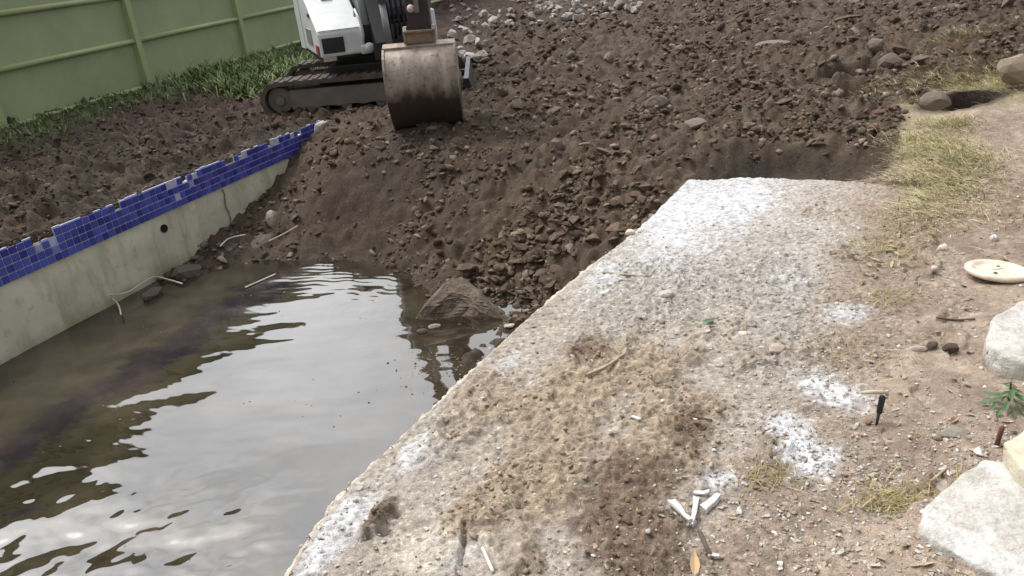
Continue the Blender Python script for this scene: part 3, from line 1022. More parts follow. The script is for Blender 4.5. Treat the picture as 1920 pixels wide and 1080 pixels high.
bm = bmesh.new(); add_box(bm, (.27, .56, 1.076), (.12, .05, .03), .006, None); hobj('hood_latch', bm, M_BLACK, hood)
# handrail beside the hood
bm = bmesh.new(); add_tube(bm, [(.49, .02, .60), (.50, -.05, .72), (.485, -.06, .86), (.46, .02, .97), (.455, .05, .90)], .014, 8)
hobj('handrail', bm, M_WHITE, ex, True)
bm = bmesh.new()
bmesh.ops.create_uvsphere(bm, u_segments=14, v_segments=10, radius=.062, matrix=Matrix.Translation((.545, -.03, .575)) @ Matrix.Diagonal((1, .8, .9, 1)))
add_box(bm, (.50, -.02, .565), (.09, .06, .09), .015)
hobj('swing_cylinder_end', bm, M_WHITE, ex, True)
# counterweight
bm = bmesh.new()
cwp = [(.05, 1.35)] + [(.66 + .66 * math.cos(a), 1.3 + .38 * math.sin(a)) for a in np.linspace(math.pi, 0, 12)] + [(1.27, 1.35), (1.2, 1.1), (.1, 1.1)]
add_prism(bm, cwp[1:13] + [(1.3, 1.1), (.02, 1.1)], .52, 1.12, 'z')
hobj('counterweight', bm, M_WHITE)
# dark front bulkhead between hood and cab
bm = bmesh.new()
add_box(bm, (.60, .32, .95), (.14, .4, .8), .01)
add_box(bm, (.85, .33, .66), (.44, .3, .22), .01)
hobj('bulkhead', bm, M_BLACK)
# cab: white lower skirt, black pillars, glass, roof
bm = bmesh.new()
add_prism(bm, [(.02, .56), (.0, .62), (.03, .88), (1.0, .95), (1.08, .56)], 1.12, 1.33)
bevel_all(bm, .012)
skirt = hobj('cab_skirt', bm, M_WHITE)
bm = bmesh.new(); add_box(bm, (1.215, .004, .76), (.10, .012, .085), .004); hobj('step_frame', bm, M_BLACK, skirt)
bm = bmesh.new(); add_box(bm, (1.215, -.004, .76), (.07, .012, .058), .004); hobj('step_plate', bm, M_GREYM, skirt)
cab = bm = bmesh.new()
for (x_, y_, yt) in ((.70, .18, .35), (1.31, .18, .35), (.70, 1.1, 1.1), (1.31, 1.1, 1.1)):
    add_tube(bm, [(x_, y_, .86), (x_, yt, 2.2)], .035, 8)
add_box(bm, (1.0, .16, .9), (.64, .06, .08), .01)
cabo = hobj('cab_frame', bm, M_BLACK)
bm = bmesh.new(); add_box(bm, (1.0, .74, 2.23), (.74, .92, .09), .03); hobj('cab_roof', bm, M_WHITE)
for (a_, b_, c_, d_) in (((.72, .19, .93), (1.29, .19, .93), (1.29, .35, 2.17), (.72, .35, 2.17)), ((.70, .22, .93), (.70, 1.08, .93), (.70, 1.08, 2.17), (.70, .37, 2.17)), ((1.31, .22, .93), (1.31, 1.08, .93), (1.31, 1.08, 2.17), (1.31, .37, 2.17)), ((.72, 1.10, 1.2), (1.29, 1.10, 1.2), (1.29, 1.10, 2.17), (.72, 1.10, 2.17))):
    bm = bmesh.new()
    lo = [bm.verts.new(q) for q in (a_, b_, c_, d_)]
    r_ = bmesh.ops.extrude_face_region(bm, geom=[bm.faces.new(lo)])
    nrm = (Vector(b_) - Vector(a_)).cross(Vector(d_) - Vector(a_)).normalized() * .008
    bmesh.ops.translate(bm, vec=nrm, verts=[v for v in r_['geom'] if isinstance(v, bmesh.types.BMVert)])
    hobj('window', bm, M_GLASS, cabo)
bm = bmesh.new(); add_box(bm, (1.0, .78, 1.12), (.46, .12, .6), .04); add_box(bm, (1.0, .58, .85), (.46, .46, .12), .04); hobj('operator_seat', bm, M_BLACK)

# swing post + boom + arm, world positions relative to the machine
def EX(x, y, z): return Vector((x, y, z)) - EXL


def beam(name, pts, w, h, mat, parent=ex, taper=None):
    """box-section beam through points; width w is along world x"""
    bm = bmesh.new()
    pts = [Vector(p) for p in pts]
    rings = []
    for i, p_ in enumerate(pts):
        d = (pts[min(i + 1, len(pts) - 1)] - pts[max(i - 1, 0)]).normalized()
        x_ = (Vector((1, 0, 0)) - d * d.x).normalized()
        n_ = d.cross(x_)
        hh = h[i] if isinstance(h, (list, tuple)) else h
        rings.append([bm.verts.new(p_ + x_ * sx_ * w / 2 + n_ * sy_ * hh / 2) for sx_, sy_ in ((-1, -1), (1, -1), (1, 1), (-1, 1))])
    for i in range(len(rings) - 1):
        for k in range(4): bm.faces.new((rings[i][k], rings[i][(k + 1) % 4], rings[i + 1][(k + 1) % 4], rings[i + 1][k]))
    bm.faces.new(rings[0][::-1]); bm.faces.new(rings[-1])
    bmesh.ops.recalc_face_normals(bm, faces=bm.faces)
    bevel_all(bm, .012)
    return obj(name, bm, mat, parent)


bm = bmesh.new()
add_box(bm, EX(-1.12, 8.36, .62), (.22, .3, .34), .03)
add_box(bm, EX(-1.06, 8.20, .52), (.10, .2, .14), .03)
obj('swing_post', bm, M_BLACK, ex)
beam('boom', [EX(-1.12, 8.25, .66), EX(-1.14, 8.14, 1.05), EX(-1.08, 7.9, 1.75), EX(-.92, 7.55, 2.4), EX(-.70, 7.12, 2.55)], .15, [.16, .2, .26, .24, .16], M_GREYM)
bm = bmesh.new()
add_tube(bm, [EX(-1.02, 7.96, .60), EX(-1.04, 7.93, 1.05)], .035, 10)
add_tube(bm, [EX(-1.04, 7.93, 1.05), EX(-1.0, 7.72, 1.95)], .05, 10)
obj('boom_cylinder', bm, M_GREYM, ex, True)
bm = bmesh.new(); add_tube(bm, [EX(-1.26, 8.16, .84), EX(-1.27, 8.13, 1.10), EX(-1.24, 8.05, 1.7)], .045, 10)
obj('hydraulic_tube', bm, plain('pale_grey_tube', (.34, .37, .39), .4), ex, True)
for k, (o1, o2, o3) in enumerate(((.0, .0, .0), (.05, .03, -.02), (.10, -.01, .03), (-.05, .03, .02))):
    bm = bmesh.new()
    add_tube(bm, [EX(-.99 + o1, 8.3, .66 + o2), EX(-.95 + o1, 8.02, .78 + o2), EX(-.96 + o1, 7.96, 1.1 + o3), EX(-.98 + o1, 7.9, 1.6)], .014, 6)
    obj('hose', bm, M_BLACK, ex, True)
beam('arm', [EX(-.60, 6.93, .80), EX(-.605, 6.95, 1.15), EX(-.63, 7.0, 2.0), EX(-.66, 7.1, 2.62)], .20, [.17, .2, .24, .16], M_ARM)
bm = bmesh.new(); add_tube(bm, [EX(-.60, 6.78, 1.02), EX(-.61, 6.83, 1.5)], .022, 8); add_tube(bm, [EX(-.61, 6.83, 1.5), EX(-.63, 6.86, 2.1)], .04, 10)
obj('bucket_cylinder', bm, M_GREYM, ex, True)
bm = bmesh.new()
bmesh.ops.create_uvsphere(bm, u_segments=12, v_segments=8, radius=.035, matrix=Matrix.Translation(EX(-.655, 6.83, 1.055)))
obj('grease_cap', bm, plain('pinkish_cap', (.55, .42, .42), .5), ex, True)

# bucket: curved back towards the camera, open side to the cab
BX, BY, BZ = -.625, 6.80, -.015
mbk, t, b = newmat('worn_bucket_steel')
p = t.nodes.new('ShaderNodeTexCoord').outputs['Object']
mpv = N(t, 'ShaderNodeMapping'); t.links.new(p, mpv.inputs['Vector']); mpv.inputs['Scale'].default_value = (5.5, 3, 2.2)
n1 = noise_n(t, 1.5, 5, 0.6, mpv.outputs[0]); n2 = noise_n(t, 24, 5, 0.6, p)
c = mixc(t, 'MIX', (.20, .155, .122), (.36, .30, .255), rng(t, n1, 0.36, 0.64, 0, 1))
c = mixc(t, 'MIX', c, (.085, .06, .046), rng(t, n2, 0.54, 0.72, 0, .8))
sx = t.nodes.new('ShaderNodeSeparateXYZ'); t.links.new(geo_pos(t), sx.inputs[0])
ad = t.nodes.new('ShaderNodeMath'); ad.operation = 'MULTIPLY_ADD'; t.links.new(n1, ad.inputs[0]); ad.inputs[1].default_value = 0.25; t.links.new(sx.outputs[2], ad.inputs[2])
c = mixc(t, 'MIX', c, (.032, .024, .019), rng(t, ad.outputs[0], 0.56, 0.44, 0, .95))   # caked mud on the digging end, darkened further for its underside shade
t.links.new(c, b.inputs['Base Color']); b.inputs['Roughness'].default_value = 0.55; b.inputs['Metallic'].default_value = 0.25
bump(t, b, [(n1, .012), (n2, .004)], 0.7)
M_BUCKET = mbk
outer = [(.20, .745), (.06, .775), (-.05, .755), (-.135, .69), (-.185, .60), (-.205, .50), (-.195, .40), (-.16, .30), (-.10, .20), (-.02, .10), (.06, .02)]
inn = [(.20, .725), (.06, .752), (-.04, .735), (-.115, .675), (-.163, .59), (-.183, .50), (-.174, .405), (-.14, .31), (-.083, .213), (-.006, .113), (.072, .03)]
bm = bmesh.new()
nx = 15
W2 = .30
ringsO, ringsI = [], []
for k in range(nx):
    x_ = -W2 + 2 * W2 * k / (nx - 1)
    dent = 0.007 * math.cos(k / (nx - 1) * math.pi * 6) + .010 * mnoise.noise(Vector((x_ * 7, 3.3, 0)))
    ringsO.append([bm.verts.new((x_, y_ - (dent + .012 * mnoise.noise(Vector((x_ * 6, z_ * 7, 9)))) * (1 if 2 < i < 9 else 0), z_)) for i, (y_, z_) in enumerate(outer)])
    ringsI.append([bm.verts.new((x_, y_, z_)) for y_, z_ in inn])
for k in range(nx - 1):
    for i in range(len(outer) - 1):
        bm.faces.new((ringsO[k][i], ringsO[k + 1][i], ringsO[k + 1][i + 1], ringsO[k][i + 1]))
        bm.faces.new((ringsI[k][i], ringsI[k][i + 1], ringsI[k + 1][i + 1], ringsI[k + 1][i]))
    for i in (0, len(outer) - 1):
        bm.faces.new((ringsO[k][i], ringsO[k + 1][i], ringsI[k + 1][i], ringsI[k][i]))
bmesh.ops.recalc_face_normals(bm, faces=bm.faces)
bk = obj('bucket', bm, M_BUCKET, ex, True, EX(BX, BY, BZ))
for side in (-1, 1):
    bm = bmesh.new()
    prof = [(y_ - .012 * (1 if i > 1 else 0), z_ + .006) for i, (y_, z_) in enumerate(outer)] + [(.17, .06), (.24, .25), (.26, .5), (.25, .70)]
    add_prism(bm, prof, side * W2, side * (W2 + .018))
    obj('side_plate', bm, M_BUCKET, bk)
for k in range(4):
    x_ = -.24 + k * .16
    bm = bmesh.new(); add_prism(bm, [(.03, .055), (.10, .02), (.13, -.09), (.10, -.10), (.035, .0)], x_ - .03, x_ + .03)
    obj('tooth', bm, M_BUCKET, bk)
bm = bmesh.new(); add_box(bm, (-.0, -.005, .775), (.63, .10, .022), .006, Matrix.Rotation(R(14), 3, 'X')); obj('top_lip', bm, M_BUCKET, bk)
for x_ in (-.11, .14):
    bm = bmesh.new(); add_prism(bm, [(.02, .77), (.20, .74), (.2, .86), (.14, .92), (.05, .92), (.0, .86)], x_ - .015, x_ + .015); obj('hinge_ear', bm, M_BUCKET, bk)
M_RUST = plain('rusty_coupler_steel', (.21, .15, .105), .7, .2, .3, 14, .003)
bm = bmesh.new()
add_box(bm, (.02, .055, .835), (.245, .16, .095), .008)
coup = obj('quick_coupler', bm, M_RUST, ex, False, EX(BX, BY, BZ))
bm = bmesh.new(); add_box(bm, (.02, -.03, .888), (.27, .035, .02), .005); add_box(bm, (-.108, -.03, .84), (.02, .025, .1), .004); add_box(bm, (.148, -.03, .84), (.02, .025, .1), .004)
obj('coupler_rim', bm, M_RUST, coup)

# ------------------------------------------------------------------ rock shapes
def hull(seed, n, flat=(1, 1, 1), jit=0.25, sub=False):
    r = random.Random(seed)
    bm = bmesh.new()
    for _ in range(n):
        v = Vector((r.gauss(0, 1), r.gauss(0, 1), r.gauss(0, 1))).normalized() * (1 - jit * r.random())
        bm.verts.new((v.x * flat[0], v.y * flat[1], v.z * flat[2]))
    h = bmesh.ops.convex_hull(bm, input=bm.verts)
    junk = [g for g in h['geom_interior'] + h['geom_unused'] if isinstance(g, bmesh.types.BMVert)]
    if junk: bmesh.ops.delete(bm, geom=list(set(junk)), context='VERTS')
    bmesh.ops.triangulate(bm, faces=bm.faces)
    if sub:
        bmesh.ops.subdivide_edges(bm, edges=bm.edges, cuts=1, use_grid_fill=True, smooth=0.25)
        bmesh.ops.triangulate(bm, faces=bm.faces)
        for v in bm.verts:
            v.co *= 1 + 0.12 * mnoise.noise(v.co * 2.3 + Vector((seed, 0, 0)))
    bmesh.ops.recalc_face_normals(bm, faces=bm.faces)
    return bm


def hull_mesh(name, seed, n, flat, mat, jit=0.25, sub=False):
    bm = hull(seed, n, flat, jit, sub)
    me = bpy.data.meshes.new(name); bm.to_mesh(me); bm.free()
    me.materials.append(mat)
    return me


def mesh_arrays(me):
    V = np.zeros(len(me.vertices) * 3); me.vertices.foreach_get('co', V)
    F = np.zeros(len(me.polygons) * 3, dtype=np.int32); me.polygons.foreach_get('vertices', F)
    return V.reshape(-1, 3), F.reshape(-1, 3)


def rotmats(n, rg, tilt=math.pi):
    a = rg.uniform(0, 2 * np.pi, n); b_ = rg.uniform(-tilt, tilt, n); c_ = rg.uniform(-tilt, tilt, n)
    ca, sa, cb, sb, cc_, sc_ = np.cos(a), np.sin(a), np.cos(b_), np.sin(b_), np.cos(c_), np.sin(c_)
    Z = np.zeros(n); O = np.ones(n)
    Rz = np.stack([ca, -sa, Z, sa, ca, Z, Z, Z, O], 1).reshape(n, 3, 3)
    Rx = np.stack([O, Z, Z, Z, cb, -sb, Z, sb, cb], 1).reshape(n, 3, 3)
    Ry = np.stack([cc_, Z, sc_, Z, O, Z, -sc_, Z, cc_], 1).reshape(n, 3, 3)
    return Rz @ Rx @ Ry, (b_, c_, a)


def scatter_stuff(name, meshes, P, size, cols, mat, label, rg, tilt=math.pi, cvar=0.25):
    n = len(P)
    Rm, _ = rotmats(n, rg, tilt)
    which = rg.integers(0, len(meshes), n)
    Vs, Fs, Cs = [], [], []
    off = 0
    cols = np.array(cols)
    for k, me in enumerate(meshes):
        V, F = mesh_arrays(me)
        sel = np.where(which == k)[0]
        if len(sel) == 0: continue
        asp = 1 + rg.uniform(-.25, .35, (len(sel), 1, 3))
        W_ = np.einsum('nij,nvj->nvi', Rm[sel], V[None] * asp * size[sel, None, None]) + P[sel][:, None, :]
        Vs.append(W_.reshape(-1, 3))
        Fs.append((F[None] + (np.arange(len(sel)) * len(V))[:, None, None]).reshape(-1, 3) + off)
        cc_ = cols[rg.integers(0, len(cols), len(sel))] * (1 + rg.uniform(-cvar, cvar, (len(sel), 1)))
        Cs.append(np.repeat(cc_, len(V), 0))
        off += len(sel) * len(V)
    o = np_mesh(name, np.concatenate(Vs), np.concatenate(Fs), mat, np.concatenate(Cs), False)
    return tag(o, label, kind='stuff')


def project(P):
    v = P - np.array([0, 0, CAM_H])
    d = v @ fwd
    return 960 + FOC * (v @ RT) / d, 540 - FOC * (v @ UP) / d, d


CL_MESH = [hull_mesh('soil_clod', 100 + i, (9, 11, 8, 13, 10, 12, 8, 10)[i], f, M_CLOD, .18) for i, f in enumerate([(1, .7, .5), (1, .9, .35), (1, .5, .5), (1, .9, .7), (1, .65, .3), (.9, .8, .6), (1, .45, .25), (1, .75, .45)])]
PB_MESH = [hull_mesh('pebble', 300 + i, 11, f, M_PEB, .2) for i, f in enumerate([(1, .8, .6), (1, .9, .4), (1, .6, .5), (1, .7, .35), (1, .5, .3), (1, .9, .7)])]

# ------------------------------------------------------------------ clods over the rubble
rg = np.random.default_rng(21)
NT = 150000
k_ = rg.uniform(-.62, .95, NT); y_ = 4.2 * (17 / 4.2) ** rg.uniform(0, 1, NT)
x_ = k_ * y_
z_, w_ = H(x_, y_)
den = w_['rub'] * (z_ > -.74) * (1 - .88 * sstep(.22, .5, blob(x_, y_, 1.98, 4.95, .72, .42, -.3)))
pat = fbm(x_, y_, 1.15, 4, 501) + .4 * fbm(x_, y_, 4.0, 2, 502)
den = den * (1 - .85 * blob(x_, y_, -1.2, 6.15, .85, .8)) * (1 - .5 * sstep(-.7, -1.3, x_) * (y_ > 7)) * np.clip(.40 + 1.6 * pat, .06, 1)
s_, t_ = w_['s'], w_['t']
den *= ((t_ < edge_t(s_) - .02) | (s_ > far_s(t_) + .08))
keep = rg.uniform(0, 1, NT) < den
P = np.stack([x_, y_, z_], 1)[keep]
n = len(P)
size = .006 * (9.0) ** (rg.uniform(0, 1, n) ** 1.9)        # half-size 1-5 cm
size *= 1 + .5 * blob(P[:, 0], P[:, 1], .3, 4.9, .5, .5)
big = rg.uniform(0, 1, n) < .03
size[big] *= rg.uniform(1.4, 2.4, big.sum())
size *= np.clip(P[:, 1] / 6.0, .9, 2.0) ** .6
P[:, 2] += size * .10
px, py, dep = project(P)
app = size / dep * ((px > 0) & (px < 1920) & (py > 0) & (py < 1080))
order = np.argsort(-app)
ind, rest = order[:285], order[285:]
Rm, (eb, ec, ea) = rotmats(n, rg, .5)
for i in ind:
    o = bpy.data.objects.new('soil_clod', CL_MESH[int(rg.integers(0, len(CL_MESH)))])
    o.location = P[i]; o.rotation_euler = (eb[i], ec[i], ea[i])
    o.scale = (size[i] * rg.uniform(.85, 1.25), size[i] * rg.uniform(.8, 1.1), size[i] * rg.uniform(.75, 1.05))
    link(o); tag(o, 'hard brown soil clod lying loose among the rubble of the fill', 'clod', 'soil clods strewn over the fill')
scatter_stuff('rubble', CL_MESH, P[rest], size[rest], CLODS, M_CLODS, 'small brown clods and crumbs covering the fill', rg, .6)

# crumbs on the left bed
NT = 22000
x_ = rg.uniform(-5.6, -1.6, NT); y_ = rg.uniform(4.2, 10.5, NT)
z_, w_ = H(x_, y_)
keep = (w_['soilL'] > .95) & (rg.uniform(0, 1, NT) < .8)
P = np.stack([x_, y_, z_], 1)[keep]
size = .005 * 8 ** (rg.uniform(0, 1, len(P)) ** 2.0)
scatter_stuff('dirt', CL_MESH, P, size, [(.065, .047, .033), (.09, .058, .042), (.12, .092, .066), (.05, .037, .027)], M_CLODS, 'crumbled dark soil of the bed between fence and pool wall', rg, .6)

NT = 1500
ss_ = rg.uniform(2.3, 6.3, NT); tt_ = T_WALL + .004 - np.abs(rg.normal(0, .045, NT))
x_, y_ = xy(ss_, tt_)
P = np.stack([x_, y_, rg.uniform(-.045, -.005, NT)], 1)
kp = fbm(x_, y_, 2.4, 3, 671) > -.1
scatter_stuff('dirt', CL_MESH, P[kp], (.006 * 4 ** (rg.uniform(0, 1, NT) ** 2))[kp], [(.075, .055, .040), (.10, .075, .055), (.13, .10, .075)], M_CLODS, 'soil crumbs spilled along the broken top of the pool wall', rg, .6)

# ------------------------------------------------------------------ gravel on slab and path
NT = 90000
k_ = rg.uniform(-.5, 1.05, NT); y_ = 1.2 * (5.0 / 1.2) ** rg.uniform(0, 1, NT)
x_ = k_ * y_
z_, ons, (tn, br, wh, gr) = deck_z(x_, y_)
s_, t_ = st(x_, y_)
lime = np.zeros_like(x_)
for (px_, py_, rx, ry, a) in LIME:
    q = at(px_, py_); lime = np.maximum(lime, a * blob(x_, y_, q[0], q[1], rx, ry, .5))
rwv = right_w(x_, y_)
den = np.where(ons, .20 + .75 * gr + .25 * wh * (s_ < 3) + .8 * lime + .9 * sstep(-.35, .0, t_) * sstep(2.6, 2.0, s_), .55 + .8 * lime) * (.5 + 1.1 * fbm(x_, y_, 2.6, 3, 601)).clip(.08, 1.2)
den *= (t_ > edge_t(s_) + .01) & (rwv > .6)
keep = rg.uniform(0, 1, NT) < den * .75
P = np.stack([x_, y_, z_], 1)[keep]; lm = lime[keep]
n = len(P)
size = .0022 * 5.5 ** (rg.uniform(0, 1, n) ** 2.0)
bigp = rg.uniform(0, 1, n) < .02
size[bigp] *= rg.uniform(1.4, 2.2, bigp.sum())
P[:, 2] += size * .25
px, py, dep = project(P)
app = size / dep * ((px > 0) & (px < 1920) & (py > 0) & (py < 1080))
order = np.argsort(-app)
ind, rest = order[:190], order[190:]
Rm, (eb, ec, ea) = rotmats(n, rg, .4)
for i in ind:
    o = bpy.data.objects.new('pebble', PB_MESH[int(rg.integers(0, len(PB_MESH)))])
    o.location = P[i]; o.rotation_euler = (eb[i], ec[i], ea[i])
    o.scale = (size[i] * rg.uniform(.9, 1.4), size[i] * rg.uniform(.8, 1.1), size[i] * rg.uniform(.7, 1))
    link(o); tag(o, 'pale stone chip lying loose on the dusty slab and path', 'stone chip', 'stone chips on slab and path')
scatter_stuff('gravel', PB_MESH, P[rest], size[rest], PEBC, M_PEBS, 'fine pale grit scattered over slab and path', rg, .5)

# crumbs of dried mud and soil on the slab and the path
NT = 26000
k_ = rg.uniform(-.5, .95, NT); y_ = 1.2 * (4.6 / 1.2) ** rg.uniform(0, 1, NT)
x_ = k_ * y_
z_, ons, (tn, br, wh, gr) = deck_z(x_, y_)
s_, t_ = st(x_, y_)
den = np.where(ons, .10 + .9 * np.maximum(tn, br) + .3 * gr, .35) * np.clip(.35 + 1.6 * fbm(x_, y_, 4.0, 3, 651), .05, 1.1)
keep = (rg.uniform(0, 1, NT) < den) & (t_ > edge_t(s_) + .015) & (right_w(x_, y_) > .6)
P = np.stack([x_, y_, z_], 1)[keep]
size = .0025 * 6.5 ** (rg.uniform(0, 1, len(P)) ** 2.2)
P[:, 2] += size * .2
brk = br[keep] > .45
PATHC = [(.26, .19, .13), (.34, .26, .18), (.22, .155, .105), (.40, .32, .23)]
scatter_stuff('dirt', CL_MESH, P[~brk], size[~brk], PATHC, M_CLODS, 'dry tan crumbs of mud scattered over the slab and path', rg, .6)
scatter_stuff('dirt', CL_MESH, P[brk], size[brk], [(.15, .105, .07), (.11, .078, .055), (.20, .15, .105)], M_CLODS, 'damp brown crumbs on the darker dirt of the slab', rg, .6)

# ------------------------------------------------------------------ distinct stones
def stone(name, px, py, size, flat, seed, col, label, cat='stone', z=None, rot=(0, 0, 0), rubble=False, lift=.3, n=18, var=.2):
    if z is None:
        p_ = at(px, py, 0.0)
        for _ in range(5):
            zz = float((H(np.array([p_[0]]), np.array([p_[1]]))[0] if rubble else deck_z(np.array([p_[0]]), np.array([p_[1]]))[0])[0])
            p_ = at(px, py, zz)
    else: p_ = at(px, py, z)
    m_ = plain(name + '_stone', col, .85, 0, var, 30, .006, .3, (.10, .075, .055) if rubble else None, .5)
    me = hull_mesh(name, seed, n, flat, m_, .18, True)
    o = bpy.data.objects.new(name, me)
    o.location = (p_[0], p_[1], p_[2] + size * flat[2] * lift)
    o.scale = (size,) * 3; o.rotation_euler = rot
    link(o)
    return tag(o, label, cat)


stone('stone_slab', 1452, 84, .24, (1, .45, .16), 3, (.20, .155, .125), 'long flat pale stone lying alone high on the rubble', rubble=True, rot=(0, .05, .1))
stone('brick', 1065, 405, .085, (.55, .5, 1.1), 9, (.15, .085, .055), 'upright reddish brown block stuck in the fill slope', rubble=True, rot=(.2, .1, .3), lift=.7, n=12)
stone('stone', 1302, 235, .13, (1, .6, .3), 14, (.19, .16, .125), 'pale wedge shaped stone above the corner of the slab', rubble=True, rot=(.1, -.15, .2))
stone('stone', 1042, 286, .085, (.8, .7, 1), 15, (.15, .115, .09), 'rounded grey brown boulder half way up the fill', rubble=True, lift=.5)
stone('stone', 1142, 118, .10, (.6, .7, .9), 16, (.19, .155, .13), 'small upright pale stone right of the bucket on the fill', rubble=True, lift=.5)
stone('stone', 1235, 205, .13, (1, .7, .8), 17, (.12, .095, .08), 'squat grey clod like boulder left of the pale wedge stone', rubble=True, n=30)
stone('stone', 1670, 115, .125, (1, .8, .8), 18, (.135, .104, .088), 'big pinkish grey boulder above the dark hollow in the rubble', rubble=True, n=30, lift=-.15)
stone('stone', 1640, 90, .09, (1, .9, .9), 19, (.17, .142, .122), 'smaller pale grey stone beside the pinkish boulder', rubble=True, n=30)
stone('stone', 1440, 215, .10, (.6, .8, 1), 20, (.13, .105, .085), 'dark rounded stone above the left end of the trench', rubble=True, lift=.5)
stone('stone', 1905, 132, .22, (1, .6, .55), 22, (.26, .21, .155), 'large tan boulder at the grassy bank edge', rubble=True, n=30, lift=.05)
stone('stone', 1655, 215, .13, (1, .35, .3), 23, (.14, .065, .05), 'flat reddish stone in the ditch by the dark hole', rubble=True)
stone('stone', 1752, 188, .11, (1, .7, .6), 26, (.15, .122, .094), 'pale grey boulder at the left edge of the dark hole', rubble=True, n=30, lift=-.15)
stone('stone', 510, 410, .085, (.75, .7, 1), 31, (.36, .32, .27), 'rounded whitish stone on the mud beside the pool wall', rubble=True, z=-.47, lift=.0)
stone('stone', 1098, 272, .06, (1, .5, .4), 24, (.20, .19, .12), 'small yellowish green stone on the middle of the fill', rubble=True)
stone('stone', 1060, 30, .19, (1, .55, .55), 25, (.40, .36, .33), 'largest pale block in the stone heap behind the machine', rubble=True, rot=(0, 0, .1), n=12)
stone('stone', 1457, 655, .052, (1, .75, .55), 41, (.50, .42, .34), 'angular cream stone casting a shadow on the slab', rot=(.2, .1, .5), n=12)
stone('stone', 1392, 626, .026, (1, .8, .35), 42, (.62, .55, .44), 'flat yellowish stone chip left of the angular cream stone')
stone('stone', 1768, 467, .028, (1, .9, .8), 43, (.58, .52, .48), 'white egg shaped stone on the path left of the plastic lid', n=26)
stone('stone', 1864, 450, .026, (.8, .9, 1), 44, (.55, .50, .46), 'white rounded stone directly behind the plastic lid', n=24)
stone('stone', 1752, 506, .020, (.9, .8, 1), 45, (.55, .48, .42), 'small cream stone just left of the plastic lid', n=20)
stone('stone', 1250, 556, .045, (1, .8, .6), 46, (.48, .44, .40), 'chunky pale stone in the gritty middle of the slab')
stone('stone', 1722, 655, .045, (1, .5, .3), 47, (.40, .33, .27), 'flat pale stone beside two dark clods on the path')
stone('stone', 1790, 815, .055, (1, .55, .3), 48, (.27, .25, .20), 'flat greenish grey stone by the rusty peg')
stone('clod', 1748, 651, .030, (1, .8, .7), 49, (.10, .07, .055), 'left one of two dark clods on the pinkish path', 'clod')
stone('clod', 1782, 655, .034, (1, .8, .7), 50, (.085, .058, .045), 'right one of two dark clods on the pinkish path', 'clod')
stone('stone', 1182, 438, .035, (1, .7, .6), 51, (.62, .52, .42), 'cream lump on the slab rim where the fill meets it')
stone('stone', 955, 612, .040, (1, .7, .4), 52, (.45, .40, .34), 'broken pale lump at the slab rim above the dark water')
stone('stone', 1125, 700, .035, (1, .7, .4), 53, (.42, .35, .27), 'tan lump half sunk in the dirt on the slab')
ts = stone('stone', 597, 238, .10, (.45, .45, 1), 33, (.48, .46, .42), 'whitish broken stone standing at the end of the blue tiles', z=.03, lift=.0)
ts.rotation_euler = (.35, .5, .3)

# stone heap behind the machine
heap = []
rh = random.Random(12)
for k in range(230):
    px_ = rh.uniform(845, 1200); py_ = rh.uniform(-50, 66 - (px_ - 845) * .13)
    if px_ < 910: py_ = rh.uniform(0, 110)
    p_ = at(px_, py_, .4)
    for _q in range(8):
        zz = float(H(np.array([p_[0]]), np.array([p_[1]]))[0][0])
        p_ = .5 * p_ + .5 * at(px_, py_, zz + .05)
    sz = .055 * 3.2 ** (rh.random() ** 1.6)
    heap.append((p_, sz))
HM_MESH = [hull_mesh('heap_stone', 700 + i, 14, f, clod_mat('heap_stone_mat', [(.20, .17, .155), (.33, .30, .28), (.26, .22, .19), (.40, .37, .35), (.17, .15, .145)], False, 25) if i == 0 else bpy.data.materials['heap_stone_mat'], .2) for i, f in enumerate([(1, .8, .6), (1, .9, .8), (1, .6, .6), (1, .8, .9)])]
for p_, sz in heap:
    o = bpy.data.objects.new('heap_stone', rh.choice(HM_MESH))
    o.location = p_; o.scale = (sz, sz * rh.uniform(.7, 1), sz * rh.uniform(.6, 1)); o.rotation_euler = (rh.uniform(-.4, .4), rh.uniform(-.4, .4), rh.uniform(0, 6))
    link(o); tag(o, 'pale grey stone in the loose heap behind the machine', 'stone', 'stones of the heap behind the machine')

# triangular concrete lump in the water
lump_m, t, b = newmat('broken_concrete')
p = geo_pos(t); n1 = noise_n(t, 6, 6, .65, p); n2 = noise_n(t, 40, 5, .6, p)
c = mixc(t, 'MIX', (.075, .053, .036), (.150, .112, .078), rng(t, n1, .4, .62, 0, 1))
c = mixc(t, 'MIX', c, (.035, .025, .017), rng(t, n2, .48, .64, 0, .85))
t.links.new(c, b.inputs['Base Color']); b.inputs['Roughness'].default_value = .8; bump(t, b, [(n1, .03), (n2, .008)], .8)
bm = bmesh.new()
A_ = at(768, 604, -.72); B_ = at(850, 520, -.50); C_ = at(962, 600, -.70)
D_ = at(845, 606, -.72)
pts = [A_, C_, D_ + np.array([.0, .02, 0]), B_, B_ + np.array([.05, .06, -.03]), B_ + np.array([-.03, .05, -.03]), A_ + np.array([.02, .3, -.1]), C_ + np.array([.0, .25, -.1]), A_ + np.array([0, 0, -.3]), C_ + np.array([0, 0, -.3]), D_ + np.array([0, 0, -.3]), at(905, 560, -.585), at(800, 572, -.60), A_ + np.array([.05, .5, -.4]), C_ + np.array([0, .4, -.4])]
for q in pts: bm.verts.new(q)
bmesh.ops.convex_hull(bm, input=bm.verts)
bmesh.ops.triangulate(bm, faces=bm.faces)
for _ in range(3):
    bmesh.ops.subdivide_edges(bm, edges=bm.edges, cuts=1, use_grid_fill=True)
    bmesh.ops.triangulate(bm, faces=bm.faces)
